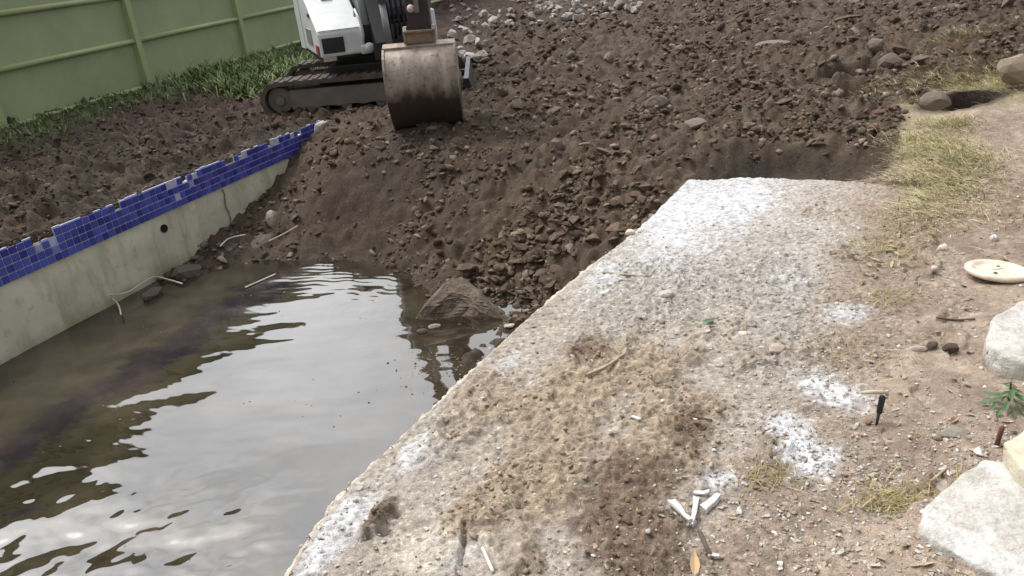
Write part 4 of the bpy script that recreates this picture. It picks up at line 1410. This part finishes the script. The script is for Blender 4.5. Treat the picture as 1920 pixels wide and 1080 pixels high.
for v in bm.verts:
    d = mnoise.noise_vector(v.co * 6) * .022 + mnoise.noise_vector(v.co * 19) * .010
    # hollow in the face towards the viewer
    q = (v.co - Vector(at(862, 578, -.62))).length
    d += Vector((.0, .10, -.0)) * math.exp(-(q / .10) ** 2)
    v.co += d
bmesh.ops.recalc_face_normals(bm, faces=bm.faces)
tag(obj('concrete_chunk', bm, lump_m), 'triangular chunk of broken concrete rising from the water by the slab', 'concrete chunk')
# silt lumps by the wall foot, above water
for (px_, py_, sz, fl, lab) in [(350, 510, .16, (1, .7, .5), 'muddy silt lump against the pool wall under the bent wire'), (500, 458, .22, (1, .7, .45), 'wide silt lump below the whitish rounded stone'), (285, 552, .11, (1, .5, .45), 'low silt lump in the corner of the bent wire'), (440, 470, .12, (1, .6, .5), 'dark silt lump below the short curved wire')]:
    m_ = plain('wet_silt', (.105, .088, .070), .7, 0, .45, 14, .02, .35)
    me = hull_mesh('silt_lump', int(px_), 24, fl, m_, .2, True)
    o = bpy.data.objects.new('silt_lump', me); p_ = at(px_, py_, WATER_Z + .02)
    o.location = p_; o.scale = (sz,) * 3; o.rotation_euler = (0, 0, 1.1)
    link(o); tag(o, lab, 'silt lump')
stone('stone', 815, 612, .05, (1, .6, .35), 61, (.27, .25, .21), 'flat pale stone at the water side of the concrete chunk', z=-.695, lift=0)
stone('stone', 790, 622, .045, (1, .7, .5), 62, (.09, .075, .06), 'dark stone breaking the water left of the concrete chunk', z=-.70, lift=0)

# ------------------------------------------------------------------ big pale stones on the right
mst, t, b = newmat('pale_sandstone')
p = geo_pos(t); n1 = noise_n(t, 5, 6, .6, p); n2 = noise_n(t, 45, 5, .6, p)
c = mixc(t, 'MIX', (.37, .345, .305), (.53, .515, .485), rng(t, n1, .38, .62, 0, 1))
n4 = noise_n(t, 13, 6, .7, p)
c = mixc(t, 'MIX', c, (.30, .255, .205), rng(t, n4, .48, .70, 0, .75))
c = mixc(t, 'MULTIPLY', c, rng(t, n2, .3, .7, .85, 1.12))
sxz = t.nodes.new('ShaderNodeSeparateXYZ'); t.links.new(p, sxz.inputs[0])
adz = t.nodes.new('ShaderNodeMath'); adz.operation = 'MULTIPLY_ADD'; t.links.new(n4, adz.inputs[0]); adz.inputs[1].default_value = .10; t.links.new(sxz.outputs[2], adz.inputs[2])
c = mixc(t, 'MIX', c, (.24, .18, .135), rng(t, adz.outputs[0], .125, .085, 0, .8))     # soil caked round the base
t.links.new(c, b.inputs['Base Color']); b.inputs['Roughness'].default_value = .85; bump(t, b, [(n4, .03), (n2, .006)], .8)


def block(name, top, h, label, seed, bev=.03, mat=mst, lean=.02):
    bev = bev * .5
    bm = bmesh.new()
    cx = sum(q[0] for q in top) / len(top); cy = sum(q[1] for q in top) / len(top)
    lo = [bm.verts.new((q[0] + (q[0] - cx) * lean, q[1] + (q[1] - cy) * lean, q[2] - h)) for q in top]
    hi = [bm.verts.new(q) for q in top]
    bm.faces.new(hi); bm.faces.new(lo[::-1])
    for i in range(len(top)): bm.faces.new((lo[i], lo[(i + 1) % len(top)], hi[(i + 1) % len(top)], hi[i]))
    bmesh.ops.recalc_face_normals(bm, faces=bm.faces)
    bmesh.ops.bevel(bm, geom=bm.edges[:], offset=bev, segments=3, profile=.6, affect='EDGES')
    bmesh.ops.triangulate(bm, faces=bm.faces)
    for _ in range(3):
        long = [e for e in bm.edges if e.calc_length() > .03]
        if not long: break
        bmesh.ops.subdivide_edges(bm, edges=long, cuts=1)
        bmesh.ops.triangulate(bm, faces=[f for f in bm.faces if len(f.verts) > 3])
    for v in bm.verts:
        v.co += mnoise.noise_vector(v.co * 5 + Vector((seed, 0, 0))) * .011 + mnoise.noise_vector(v.co * 18) * .006 + mnoise.noise_vector(v.co * 46) * .0025
    return tag(obj(name, bm, mat, None, True), label, 'stone block')


def top_px(lst, z): return [tuple(at(px_, py_, z)) for px_, py_ in lst]


block('stone_block', top_px([(1848, 640), (1858, 600), (1905, 566), (2010, 545), (2080, 620), (1960, 690), (1880, 668)], .125), .14, 'rounded pale stone block near the plastic lid at the path edge', 1, .035)
block('stone_block', top_px([(1718, 985), (1735, 945), (1790, 895), (1845, 858), (1990, 880), (2060, 1000), (1990, 1140), (1850, 1065), (1760, 1015)], .115), .15, 'biggest whitish stone block with sloping sides, nearest the viewer', 2, .03)
block('stone_block', top_px([(1886, 832), (1925, 802), (2010, 812), (2050, 880), (1960, 915), (1918, 880)], .17), .18, 'beige stone block behind the biggest whitish block', 3, .02, plain('beige_stone', (.47, .43, .33), .85, 0, .2, 20, .01))
block('stone_block', top_px([(1752, 905), (1790, 862), (1826, 866), (1800, 905), (1775, 930)], .05), .06, 'small pale stone wedged at the left of the biggest block', 4, .012)

# ------------------------------------------------------------------ plastic lid
lp = surf(1868, 514)
bm = bmesh.new()
prof = [(0.0, .020), (.03, .020), (.045, .014), (.075, .012), (.090, .014), (.098, .022), (.118, .024), (.128, .020), (.132, .008), (.126, .0), (0, .0)]
rings = []
for r_, z_ in prof:
    if r_ == 0: rings.append([bm.verts.new((0, 0, z_))]); continue
    rings.append([bm.verts.new((r_ * math.cos(2 * math.pi * k / 40), r_ * math.sin(2 * math.pi * k / 40), z_)) for k in range(40)])
for a, b2 in zip(rings[:-1], rings[1:]):
    for k in range(40):
        if len(a) == 1: bm.faces.new((a[0], b2[k], b2[(k + 1) % 40]))
        elif len(b2) == 1: bm.faces.new((a[k], b2[0], a[(k + 1) % 40]))
        else: bm.faces.new((a[k], b2[k], b2[(k + 1) % 40], a[(k + 1) % 40]))
bmesh.ops.recalc_face_normals(bm, faces=bm.faces)
lid = empty('plastic_lid', lp + Vector((0, 0, .006)), .3, 'round cream plastic lid lying on the dirt path', 'lid')
lid.rotation_euler = (R(-3), R(4), .3)
M_LID = plain('cream_plastic', (.60, .52, .40), .4, 0, .12, 25, 0, .5, (.33, .25, .18), .6)
obj('lid_disc', bm, M_LID, lid, True)
for a in (0.6, 3.7):
    bm = bmesh.new(); bmesh.ops.create_cone(bm, segments=10, radius1=.008, radius2=.008, depth=.004, cap_ends=True, matrix=Matrix.Translation((.05 * math.cos(a), .05 * math.sin(a), .0165)))
    obj('finger_hole', bm, plain('hole_shade_paint', (.08, .07, .06), .8), lid)  # solid discs on the lid, the holes' shade put into their colour
bm = bmesh.new(); add_box(bm, (0, 0, .021), (.06, .014, .006), .002); obj('handle', bm, M_LID, lid)

# ------------------------------------------------------------------ stake, peg, rods, sticks, wires
sb = surf(1643, 797)
stk = empty('metal_stake', sb, 0, 'black metal stake standing upright in the path by the white powder', 'stake')
bm = bmesh.new(); add_tube(bm, [(0, 0, -.03), (.002, 0, .048)], [.0035, .0055], 8); obj('spike', bm, M_BLACK, stk, True)
bm = bmesh.new(); add_tube(bm, [(.002, 0, .047), (.003, 0, .052), (.006, .0, .112), (.006, .0, .117)], [.006, .0095, .0105, .007], 10); obj('sleeve', bm, M_BLACK, stk, True)
bm = bmesh.new(); add_tube(bm, [(-.062, .012, .128), (-.02, .006, .131), (.018, 0, .129), (.020, 0, .118)], [.006, .007, .007, .006], 8); obj('handle', bm, plain('weathered_handle', (.42, .37, .27), .8), stk, True)
sb = surf(1868, 836)
bm = bmesh.new(); add_tube(bm, [sb + Vector((0, 0, -.02)), sb + Vector((.004, 0, .07)), sb + Vector((.004, 0, .074))], [.007, .007, .004], 8)
tag(obj('peg', bm, plain('rusty_iron', (.13, .05, .035), .8), None, True), 'rusty iron peg standing in the dirt between the stone blocks', 'peg')


def rod(name, pxs, z, rad, mat, label, cat, lift=.006):
    bm = bmesh.new()
    pts = []
    for q in pxs:
        if z is None: pts.append(surf(*q[:2]) + Vector((0, 0, lift + (q[2] if len(q) > 2 else 0))))
        else: pts.append(Vector(at(q[0], q[1], z + (q[2] if len(q) > 2 else 0))))
    # smooth path
    fine = []
    for i in range(len(pts) - 1):
        p0 = pts[max(i - 1, 0)]; p1 = pts[i]; p2 = pts[i + 1]; p3 = pts[min(i + 2, len(pts) - 1)]
        for k in range(5):
            u = k / 5
            fine.append(.5 * ((2 * p1) + (p2 - p0) * u + (2 * p0 - 5 * p1 + 4 * p2 - p3) * u * u + (3 * p1 - p0 - 3 * p2 + p3) * u ** 3))
    fine.append(pts[-1])
    add_tube(bm, fine, rad, 6)
    return tag(obj(name, bm, mat, None, True), label, cat)


M_WIRE = plain('pale_wire', (.46, .41, .34), .6)
M_STICK = plain('dry_stick', (.34, .27, .20), .85, 0, .3, 30)
M_DSTICK = plain('dark_stick', (.09, .065, .05), .85, 0, .3, 30)
rod('wire', [(194, 553), (215, 552), (240, 548), (268, 530), (290, 519), (315, 524), (342, 532)], -.62, .006, M_WIRE, 'long bent pale wire over the silt by the pool wall', 'wire')
rod('wire', [(192, 552), (212, 561), (222, 572), (227, 590)], -.655, .006, M_WIRE, 'short hooked pale wire dipping into the water', 'wire')
rod('wire', [(413, 462), (430, 447), (460, 440)], -.55, .006, M_WIRE, 'short curved pale wire above the silt', 'wire')
rod('stick', [(460, 539), (490, 526), (517, 514)], -.692, .007, M_WIRE, 'straight pale stick floating left of the ripples', 'stick')
rod('stick', [(505, 452), (530, 440), (558, 424)], -.52, .007, M_STICK, 'thin stick on the mud below the whitish stone', 'stick')
rod('stick', [(1130, 512), (1170, 517), (1215, 520)], None, .006, M_STICK, 'brown stick lying flat on the upper slab', 'stick')
rod('stick', [(1100, 705), (1135, 690), (1172, 665)], None, .006, M_STICK, 'pale stick lying across the tan dirt of the slab', 'stick')
rod('rod', [(1312, 1000), (1325, 1030), (1338, 1050)], None, .006, M_DSTICK, 'dark rod sticking out below the white plaster shards', 'rod')
rod('twig', [(1756, 598), (1790, 602), (1828, 600)], None, .004, M_DSTICK, 'thin dark twig left of the rounded stone block', 'twig')
rod('twig', [(1288, 780), (1310, 786), (1335, 790)], None, .003, M_DSTICK, 'tiny dark twig on the tan dirt of the slab', 'twig')
rod('twig', [(905, 1030), (925, 1075)], None, .005, plain('bleached_stick', (.6, .56, .5), .8), 'bleached stick at the bottom beside the slab crack', 'twig')
rod('twig', [(1745, 905), (1775, 880)], None, .004, M_STICK, 'dry twig at the left tip of the biggest block', 'twig')
# white plaster shards
M_SHARD = plain('white_plaster', (.56, .55, .545), .85, 0, .2, 40, .004, .3, (.33, .27, .21), .5)
def shard(a, b_, w, h, label):
    a = surf(*a) + Vector((0, 0, .008)); b_ = surf(*b_) + Vector((0, 0, .012))
    bm = bmesh.new()
    d = b_ - a
    add_box(bm, (0, 0, 0), (d.length, w, h), h * .15)
    bmesh.ops.subdivide_edges(bm, edges=bm.edges[:], cuts=2, use_grid_fill=True)
    for v in bm.verts:
        v.co.y *= 1 - .35 * (v.co.x / d.length + .5) + .3 * mnoise.noise(Vector((v.co.x * 40, a.x * 50, 0)))
        v.co += mnoise.noise_vector(v.co * 45 + a * 9) * .006
    M_ = Matrix.Translation((a + b_) / 2) @ d.to_track_quat('X', 'Z').to_matrix().to_4x4()
    bm.transform(M_)
    tag(obj('plaster_shard', bm, M_SHARD), label, 'shard')


shard((1258, 942), (1296, 985), .022, .012, 'longest white plaster shard, slanting beside two others')
shard((1305, 935), (1298, 990), .014, .012, 'narrow upright white shard between two others')
shard((1318, 960), (1348, 935), .026, .018, 'broad white shard at the right of three')
shard((1300, 928), (1330, 930), .016, .010, 'small grey shard lying across the top of three')
shard((1183 + 0, 784), (1203, 792), .012, .006, 'tiny white shard on the tan dirt of the slab')
shard((1330, 1045), (1350, 1050), .016, .010, 'white scrap at the foot of the dark rod')

# ------------------------------------------------------------------ leaves
def leaf_mesh(name, mat, curl=.25):
    bm = bmesh.new()
    prof = [(-1, 0), (-.6, .28), (-.1, .40), (.4, .28), (1, 0)]
    up_ = [bm.verts.new((x_, y_, curl * (y_ * y_ * 3 + .25 * x_ * x_))) for x_, y_ in prof[1:-1]]
    dn_ = [bm.verts.new((x_, -y_, curl * (y_ * y_ * 3 + .25 * x_ * x_))) for x_, y_ in prof[1:-1]]
    md = [bm.verts.new((x_, 0, curl * .25 * x_ * x_)) for x_, y_ in prof[1:-1]]
    a = bm.verts.new((-1, 0, curl * .25)); z = bm.verts.new((1, 0, curl * .25))
    for q in (0, 1):
        bm.faces.new((md[q], md[q + 1], up_[q + 1], up_[q])); bm.faces.new((md[q + 1], md[q], dn_[q], dn_[q + 1]))
    bm.faces.new((a, md[0], up_[0])); bm.faces.new((md[0], a, dn_[0])); bm.faces.new((z, up_[2], md[2])); bm.faces.new((z, md[2], dn_[2]))
    me = bpy.data.meshes.new(name); bm.to_mesh(me); bm.free(); me.materials.append(mat)
    return me


M_LEAF = clod_mat('dry_leaf', [(.33, .23, .14), (.48, .38, .26), (.26, .17, .10), (.52, .45, .34), (.40, .28, .20)], False, 40)
M_PLEAF = clod_mat('pale_leaf', [(.40, .40, .32), (.55, .55, .48), (.30, .33, .20), (.48, .45, .38)], False, 40)
LF = [leaf_mesh('leaf', M_LEAF, c_) for c_ in (.2, .45, .8)]
PLF = [leaf_mesh('leaf', M_PLEAF, c_) for c_ in (.2, .5)]
rl = random.Random(9)
cnt = 0
while cnt < 140:
    px_ = rl.uniform(1230, 1920); py_ = rl.uniform(340, 1080)
    if px_ < 1600 and py_ < 880: continue
    if px_ < 1650 and rl.random() < .5: continue
    q = surf(px_, py_)
    d = q.y + .5
    sz = rl.uniform(.009, .022)
    o = bpy.data.objects.new('leaf', rl.choice(LF)); o.location = q + Vector((0, 0, .004))
    o.rotation_euler = (rl.uniform(-.5, .5), rl.uniform(-.5, .5), rl.uniform(0, 6.3)); o.scale = (sz, sz, sz)
    link(o); tag(o, 'small curled dry leaf littering the right hand dirt path', 'leaf', 'dry leaves on the path'); cnt += 1
for k in range(48):
    px_ = 1655 + rl.gauss(0, 38); py_ = 480 + rl.gauss(0, 32)
    q = surf(px_, py_)
    sz = rl.uniform(.012, .026)
    o = bpy.data.objects.new('leaf', rl.choice(LF)); o.location = q + Vector((0, 0, .008))
    o.rotation_euler = (rl.uniform(-.7, .7), rl.uniform(-.7, .7), rl.uniform(0, 6.3)); o.scale = (sz, sz, sz)
    link(o); tag(o, 'pale curled leaf in the litter where slab and path meet', 'leaf', 'leaf litter at the slab edge')
q = surf(1302, 1062)
o = bpy.data.objects.new('leaf', leaf_mesh('leaf', plain('tan_leaf', (.52, .36, .19), .7, 0, .2, 60), .3)); o.location = q + Vector((0, 0, .012)); o.scale = (.036, .036, .036); o.rotation_euler = (.2, -.5, 1.35)
link(o); tag(o, 'large tan leaf at the bottom edge below the white shards', 'leaf')
q = surf(1330, 604)
o = bpy.data.objects.new('leaf', leaf_mesh('leaf', plain('green_leaf_scrap', (.07, .13, .06), .6), .2)); o.location = q + Vector((0, 0, .008)); o.scale = (.03, .03, .03); o.rotation_euler = (.2, 0, .2)
link(o); tag(o, 'single dark green leaf scrap on the gritty slab', 'leaf')
for k in range(95):
    f = rl.random()
    b_ = f0 + fdir * (rl.uniform(-1.0, 6.0)) + fn * (.12 + .75 * rl.random() ** 1.4)
    zz = float(H(np.array([b_.x]), np.array([b_.y]))[0][0])
    sz = rl.uniform(.014, .034)
    o = bpy.data.objects.new('leaf', rl.choice(PLF)); o.location = (b_.x, b_.y, zz + .03)
    o.rotation_euler = (rl.uniform(-.5, .5), rl.uniform(-.5, .5), rl.uniform(0, 6.3)); o.scale = (sz, sz, sz)
    link(o); tag(o, 'pale fallen leaf on the green strip along the fence', 'leaf', 'pale leaves along the fence')

# ------------------------------------------------------------------ grass and weeds
def blades(name, bases, length, width, cols, label, lay=.6, seed=1, mat=None, dirv=None):
    rg_ = np.random.default_rng(seed)
    n_ = len(bases)
    a = rg_.uniform(0, 2 * np.pi, n_)
    if dirv is not None: a = dirv + rg_.normal(0, .7, n_)
    d = np.stack([np.cos(a), np.sin(a), np.zeros(n_)], 1)
    sd_ = np.stack([-np.sin(a), np.cos(a), np.zeros(n_)], 1)
    L = length * rg_.uniform(.5, 1.3, n_); ly = np.clip(lay + rg_.normal(0, .22, n_), .05, 1.3)
    Vv = []
    for f, wf in ((0, 1), (.4, .85), (.75, .55), (1, .08)):
        hgt = L * (np.sin(np.minimum(f, 1) * 1.4) * np.cos(ly) * .9)
        out = L * f * np.sin(ly) * (0.6 + .5 * f)
        c_ = bases + d * out[:, None] + np.array([0, 0, 1.0]) * np.maximum(hgt, .006 * f)[:, None]
        Vv.append(c_ - sd_ * (width * wf)); Vv.append(c_ + sd_ * (width * wf))
    V = np.stack(Vv, 1)
    q = np.array([[0, 1, 3, 2], [2, 3, 5, 4], [4, 5, 7, 6]])
    F = (q[None] + (np.arange(n_) * 8)[:, None, None]).reshape(-1, 4)
    cc_ = np.array(cols)[rg_.integers(0, len(cols), n_)] * (1 + rg_.uniform(-.25, .25, (n_, 1)))
    o = np_mesh(name, V.reshape(-1, 3), F, mat or M_GRASS, np.repeat(cc_, 8, 0), True)
    return tag(o, label, kind='stuff')


M_GRASS, t, b = newmat('grass_blade')
t.links.new(N(t, 'ShaderNodeVertexColor', layer_name='Col').outputs['Color'], b.inputs['Base Color'])
b.inputs['Roughness'].default_value = .6; b.inputs['Specular IOR Level'].default_value = .25

def on_ground(x_, y_):
    z_, w_ = H(x_, y_)
    return np.stack([x_, y_, z_ - .004], 1)


rg = np.random.default_rng(77)
# strip along the fence
n_ = 6500
u_ = rg.uniform(-2.5, 7.5, n_); v_ = .05 + 1.25 * rg.uniform(0, 1, n_) ** 1.6
x_ = f0.x + fdir.x * u_ + fn.x * v_; y_ = f0.y + fdir.y * u_ + fn.y * v_
kp = fbm(x_, y_, 1.8, 3, 701) + .42 - .45 * v_ > 0
blades('grass', on_ground(x_[kp], y_[kp]), .075, .0045, [(.15, .20, .06), (.20, .25, .09), (.26, .26, .13), (.11, .15, .045)], 'short green grass strip along the foot of the fence', .7, 3)
# tall weeds between fence and machine
n_ = 3600
c0 = np.array([-3.35, 11.1])
x_ = c0[0] + rg.normal(0, .45, n_); y_ = c0[1] + rg.normal(0, .6, n_)
fdv = (x_ - f0.x) * fn.x + (y_ - f0.y) * fn.y
kp = (fdv > .06) & (fdv < 2.0)
blades('weeds', on_ground(x_[kp], y_[kp]), .30 * (.3 + .9 * np.abs(fbm(x_[kp], y_[kp], 1.6, 3, 801))) + .06, .010, [(.11, .16, .045), (.15, .21, .065), (.20, .23, .09), (.09, .115, .045)], 'tangled green weeds between fence and machine', .85, 4)
n_ = 1500
x_ = -3.0 + rg.normal(0, .35, n_); y_ = 10.2 + rg.normal(0, .3, n_)
blades('weeds', on_ground(x_, y_), .20, .010, [(.12, .17, .05), (.17, .21, .075), (.10, .13, .045)], 'green weeds behind the tracks of the machine', .85, 6)
# straw coloured grass on the right bank
def bank(pxl, py0, rxx, ryy, n_):
    q = at(pxl, py0)
    return q[0] + rg.normal(0, rxx, n_), q[1] + rg.normal(0, ryy, n_)
XS, YS = [], []
for (a, b2, rx, ry, k) in [(1765, 300, .14, .22, 3000), (1750, 350, .16, .14, 1800), (1780, 255, .10, .10, 900), (1850, 185, .5, .22, 5200), (1800, 140, .25, .12, 1000), (1740, 390, .14, .14, 800), (1850, 400, .4, .25, 700)]:
    gx_, gy_ = bank(a, b2, rx, ry, k); XS.append(gx_); YS.append(gy_)
x_ = np.concatenate(XS); y_ = np.concatenate(YS)
blades('grass', on_ground(x_, y_), .085, .0020, [(.58, .50, .27), (.66, .57, .36), (.42, .40, .18), (.70, .62, .44), (.32, .33, .13)], 'matted straw yellow grass on the lip of the right bank', 1.15, 5, None, 3.4)
# dry stalks on the path
XS, YS = [], []
for (a, b2, rx, ry, k) in [(1680, 945, .07, .03, 260), (1660, 560, .10, .06, 160), (1680, 460, .12, .10, 220), (1560, 650, .15, .1, 120), (1440, 895, .05, .03, 90), (1655, 480, .12, .10, 260), (1690, 420, .1, .1, 200)]:
    gx_, gy_ = bank(a, b2, rx, ry, k); XS.append(gx_); YS.append(gy_)
x_ = np.concatenate(XS); y_ = np.concatenate(YS)
zz, _, _ = deck_z(x_, y_)
blades('grass', np.stack([x_, y_, zz + .002], 1), .055, .0016, [(.36, .28, .13), (.28, .22, .10), (.20, .18, .08)], 'dry yellow stalks lying flat in the path dirt', 1.25, 8)

# leafy weed between the stone blocks
wb = surf(1888, 762)
weed = empty('weed', wb, 0, 'small dark green leafy weed growing between the pale stone blocks', 'weed')
M_WEED = plain('weed_leaf', (.045, .10, .028), .5, 0, .3, 40)
WL = leaf_mesh('leaf', M_WEED, .3)
bm = bmesh.new(); add_tube(bm, [(0, 0, -.01), (.004, .004, .05), (.0, .01, .09)], .003, 6); obj('stem', bm, M_WEED, weed, True)
for k in range(34):
    o = bpy.data.objects.new('leaf', WL)
    a = k * 2.4; r_ = .012 + .05 * (k / 26)
    o.location = (r_ * math.cos(a), r_ * math.sin(a), max(.012, .075 - .07 * k / 26 + .012 * math.sin(k * 1.3))); o.scale = (.020 + .007 * math.sin(k * 1.9),) * 3
    o.rotation_euler = (.3 * math.sin(k * 2), .35 + .2 * math.cos(k), a)
    link(o, weed)

# ------------------------------------------------------------------ flecks floating on the water
rf = np.random.default_rng(5)
n_ = 420
x_ = rf.uniform(-3.2, -.2, n_); y_ = rf.uniform(2.0, 5.3, n_)
gx_ = at(820, 690, WATER_Z); 
x2 = gx_[0] + rf.normal(.02, .10, 170); y2 = gx_[1] + rf.normal(0, .13, 170)
x_ = np.concatenate([x_, x2]); y_ = np.concatenate([y_, y2])
s_, t_ = st(x_, y_)
kp = (t_ > T_WALL + .04) & (t_ < edge_t(s_) - .01) & ((fbm(x_, y_, 1.5, 3, 811) > .12) | (np.hypot(x_ - gx_[0], y_ - gx_[1]) < .35))
P = np.stack([x_, y_, np.full(len(x_), WATER_Z + .002)], 1)[kp]
FL_MESH = [hull_mesh('fleck', 900 + i, 9, f, M_PEB, .2) for i, f in enumerate([(1, .6, .12), (1, .4, .1), (1, .8, .15)])]
scatter_stuff('debris', FL_MESH, P, rf.uniform(.003, .011, len(P)) * rf.uniform(.5, 1.2, len(P)), [(.30, .17, .12), (.34, .30, .23), (.12, .09, .06), (.42, .38, .31)], M_PEBS, 'pale flecks and scraps floating on the muddy water', rf, .08)
